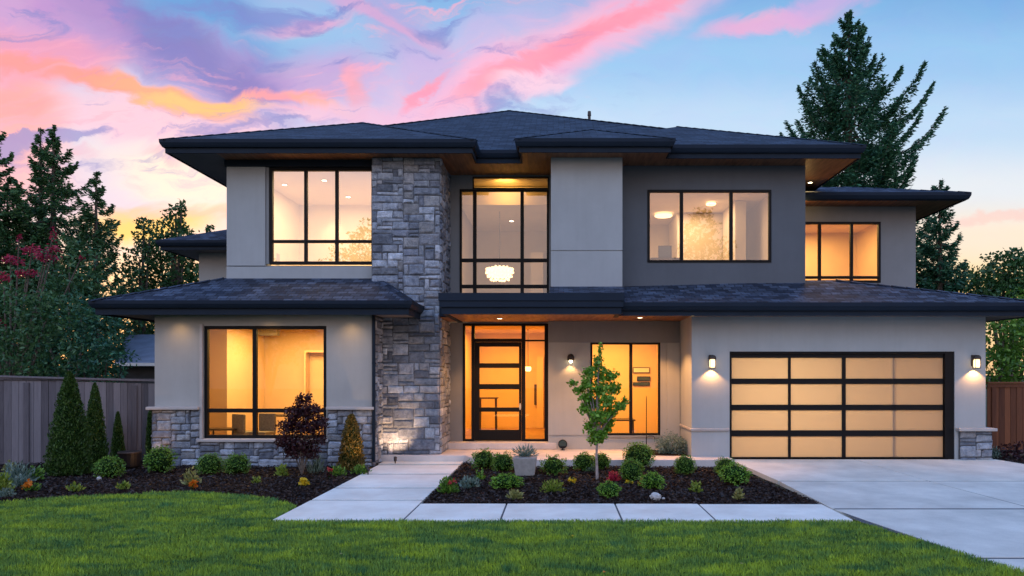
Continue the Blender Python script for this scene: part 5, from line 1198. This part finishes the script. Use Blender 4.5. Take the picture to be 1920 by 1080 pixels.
bushmass('big_shrub', 'low dark shrub in the mulch at the right edge', [pc(1890,848,15.6,22,18),pc(1925,850,15.6,30,22)], 'leaf_red', .07, .8, 'shrub', seed=81, base=(PX(1900,15.6),15.6,.05))
# planter
x, y, _ = G(985, 889, .04); root = empty('planter', (x, y, .03), 'square concrete planter with feathery green plant at the porch edge', 'planter'); s = 22*y/F; hh = 34*y/F
mb = MB(); mb.v = [(x-s*.8,y-s*.8,.03),(x+s*.8,y-s*.8,.03),(x+s*.8,y+s*.8,.03),(x-s*.8,y+s*.8,.03),(x-s,y-s,.03+hh),(x+s,y-s,.03+hh),(x+s,y+s,.03+hh),(x-s,y+s,.03+hh)]
mb.f = [(0,3,2,1),(0,1,5,4),(1,2,6,5),(2,3,7,6),(3,0,4,7),(4,5,6,7)]; mb.build('pot', 'pot', root, bevel=.012)
R = np.random.default_rng(5); n = 260; d = R.normal(size=(n,3)); d[:,2] = np.abs(d[:,2])+.2; d /= np.linalg.norm(d,axis=1)[:,None]
leaves_obj('foliage', np.array([x,y,.03+hh])+d*R.uniform(.05,.26,n)[:,None]*np.array([1.1,1.1,.9]), .11, .18, 'leaf_blue', root, d, .8)
def rock(px, py, wpx, label, hf=.75, seed=0):
    loc = G(px, py, .03); r = wpx*loc[1]/F/2; mb = MB(); mb.ball((loc[0], loc[1], .03+r*hf*.6), r, 14, 9, (1, .8, hf), .35); o = mb.build('rock', 'rock', smooth=False)
    tag(o, label, 'rock', 'pale rocks in the mulch')
rock(1229, 936, 21, 'white rounded rock below the bright shrub in the right bed')
rock(1244, 936, 6, 'tiny white stone touching the white rock')
rock(568, 872, 28, 'pale flat rock behind the maroon maple trunk', .6)
rock(205-19, 899, 9, 'small pinkish stone at the foot of the leftmost round shrub')

# trees across the street, mirrored in the panes
bushmass('street_tree', 'leafy tree across the street mirrored in the right pane of the upper left window', [(-17,-30,13.4,1.7,1.8),(-18.6,-30,11,2.4,2.2),(-15.2,-30,11.4,2.0,2.0),(-17,-31,8.5,3.8,2.6),(-14,-30,8.6,2.4,1.8),(-20,-30,8,2.4,2)], 'leaf_green', .34, 1.2, 'tree', seed=91, base=(-17,-30,0), trunk_r=.2)
bushmass('street_tree', 'smaller leafy tree across the street mirrored low in the upper left window', [(-25,-30,10.6,1.6,1.5),(-27,-30,9.6,1.4,1.3),(-25,-30,8.6,2,1.5),(-26.5,-30,7,2.4,1.8),(-23,-30,6.6,2.4,1.8),(-25,-30,4.8,3,2)], 'leaf_green', .34, 1.2, 'tree', seed=92, base=(-25,-30,0), trunk_r=.18)
bushmass('street_tree', 'tall tree across the street mirrored in the dark bay window', [(13,-30,15,1.6,2),(13.5,-30,12,2.6,2.4),(15,-31,9.6,3.2,2.6),(12,-30,8,3,2.4),(16,-30,6,3,2.4)], 'leaf_conifer', .32, 1.2, 'tree', seed=93, base=(13.5,-30,0), trunk_r=.22)

for k, (px, py, c_) in enumerate(((1075,1006,'petal_yellow'),(1392,1058,'leaf_straw'),(1134,1074,'petal_orange'),(210,990,'leaf_straw'),(640,1040,'leaf_straw'),(905,1010,'leaf_straw'))):
    g_ = G(px, py, .045); mb = MB(); r_ = .022
    mb.poly([(g_[0]-r_, g_[1], .05), (g_[0], g_[1]-r_*.6, .055), (g_[0]+r_, g_[1], .062), (g_[0]+r_*.3, g_[1]+r_*.8, .05)], c=.6); mb.poly([(g_[0]-r_, g_[1], .05), (g_[0]+r_*.3, g_[1]+r_*.8, .05), (g_[0]-r_*.5, g_[1]+r_*.7, .064)], c=.4)
    lab = ['yellow fallen leaf on the lawn in front of the middle sidewalk slabs','pale fallen leaf on the lawn near the driveway edge','orange fallen leaf at the bottom edge of the lawn','pale fallen leaf on the lawn far at the left','pale fallen leaf on the lawn below the path','pale fallen leaf on the lawn close to the sidewalk edge'][k]
    tag(mb.build('fallen_leaf', c_), lab, 'leaf', 'fallen leaves on the lawn')

mb = MB(); xq_ = lx1+.045; mb.box(xq_, xq_+.05, LY-.115, LY-.055, .12, ZL-.03)
for z_ in (.9, 2.2): mb.box(xq_-.012, xq_+.062, LY-.118, LY-.045, z_, z_+.03)
mb.build('downpipe', 'fascia', house)
tuft('flower_plant', 'white flowers among the silver plants at the left edge', 22, 893, 30, 30, 'leaf_blue', .06, 160, 'flowers', 'leaf_straw', nf=7, fs=.045)
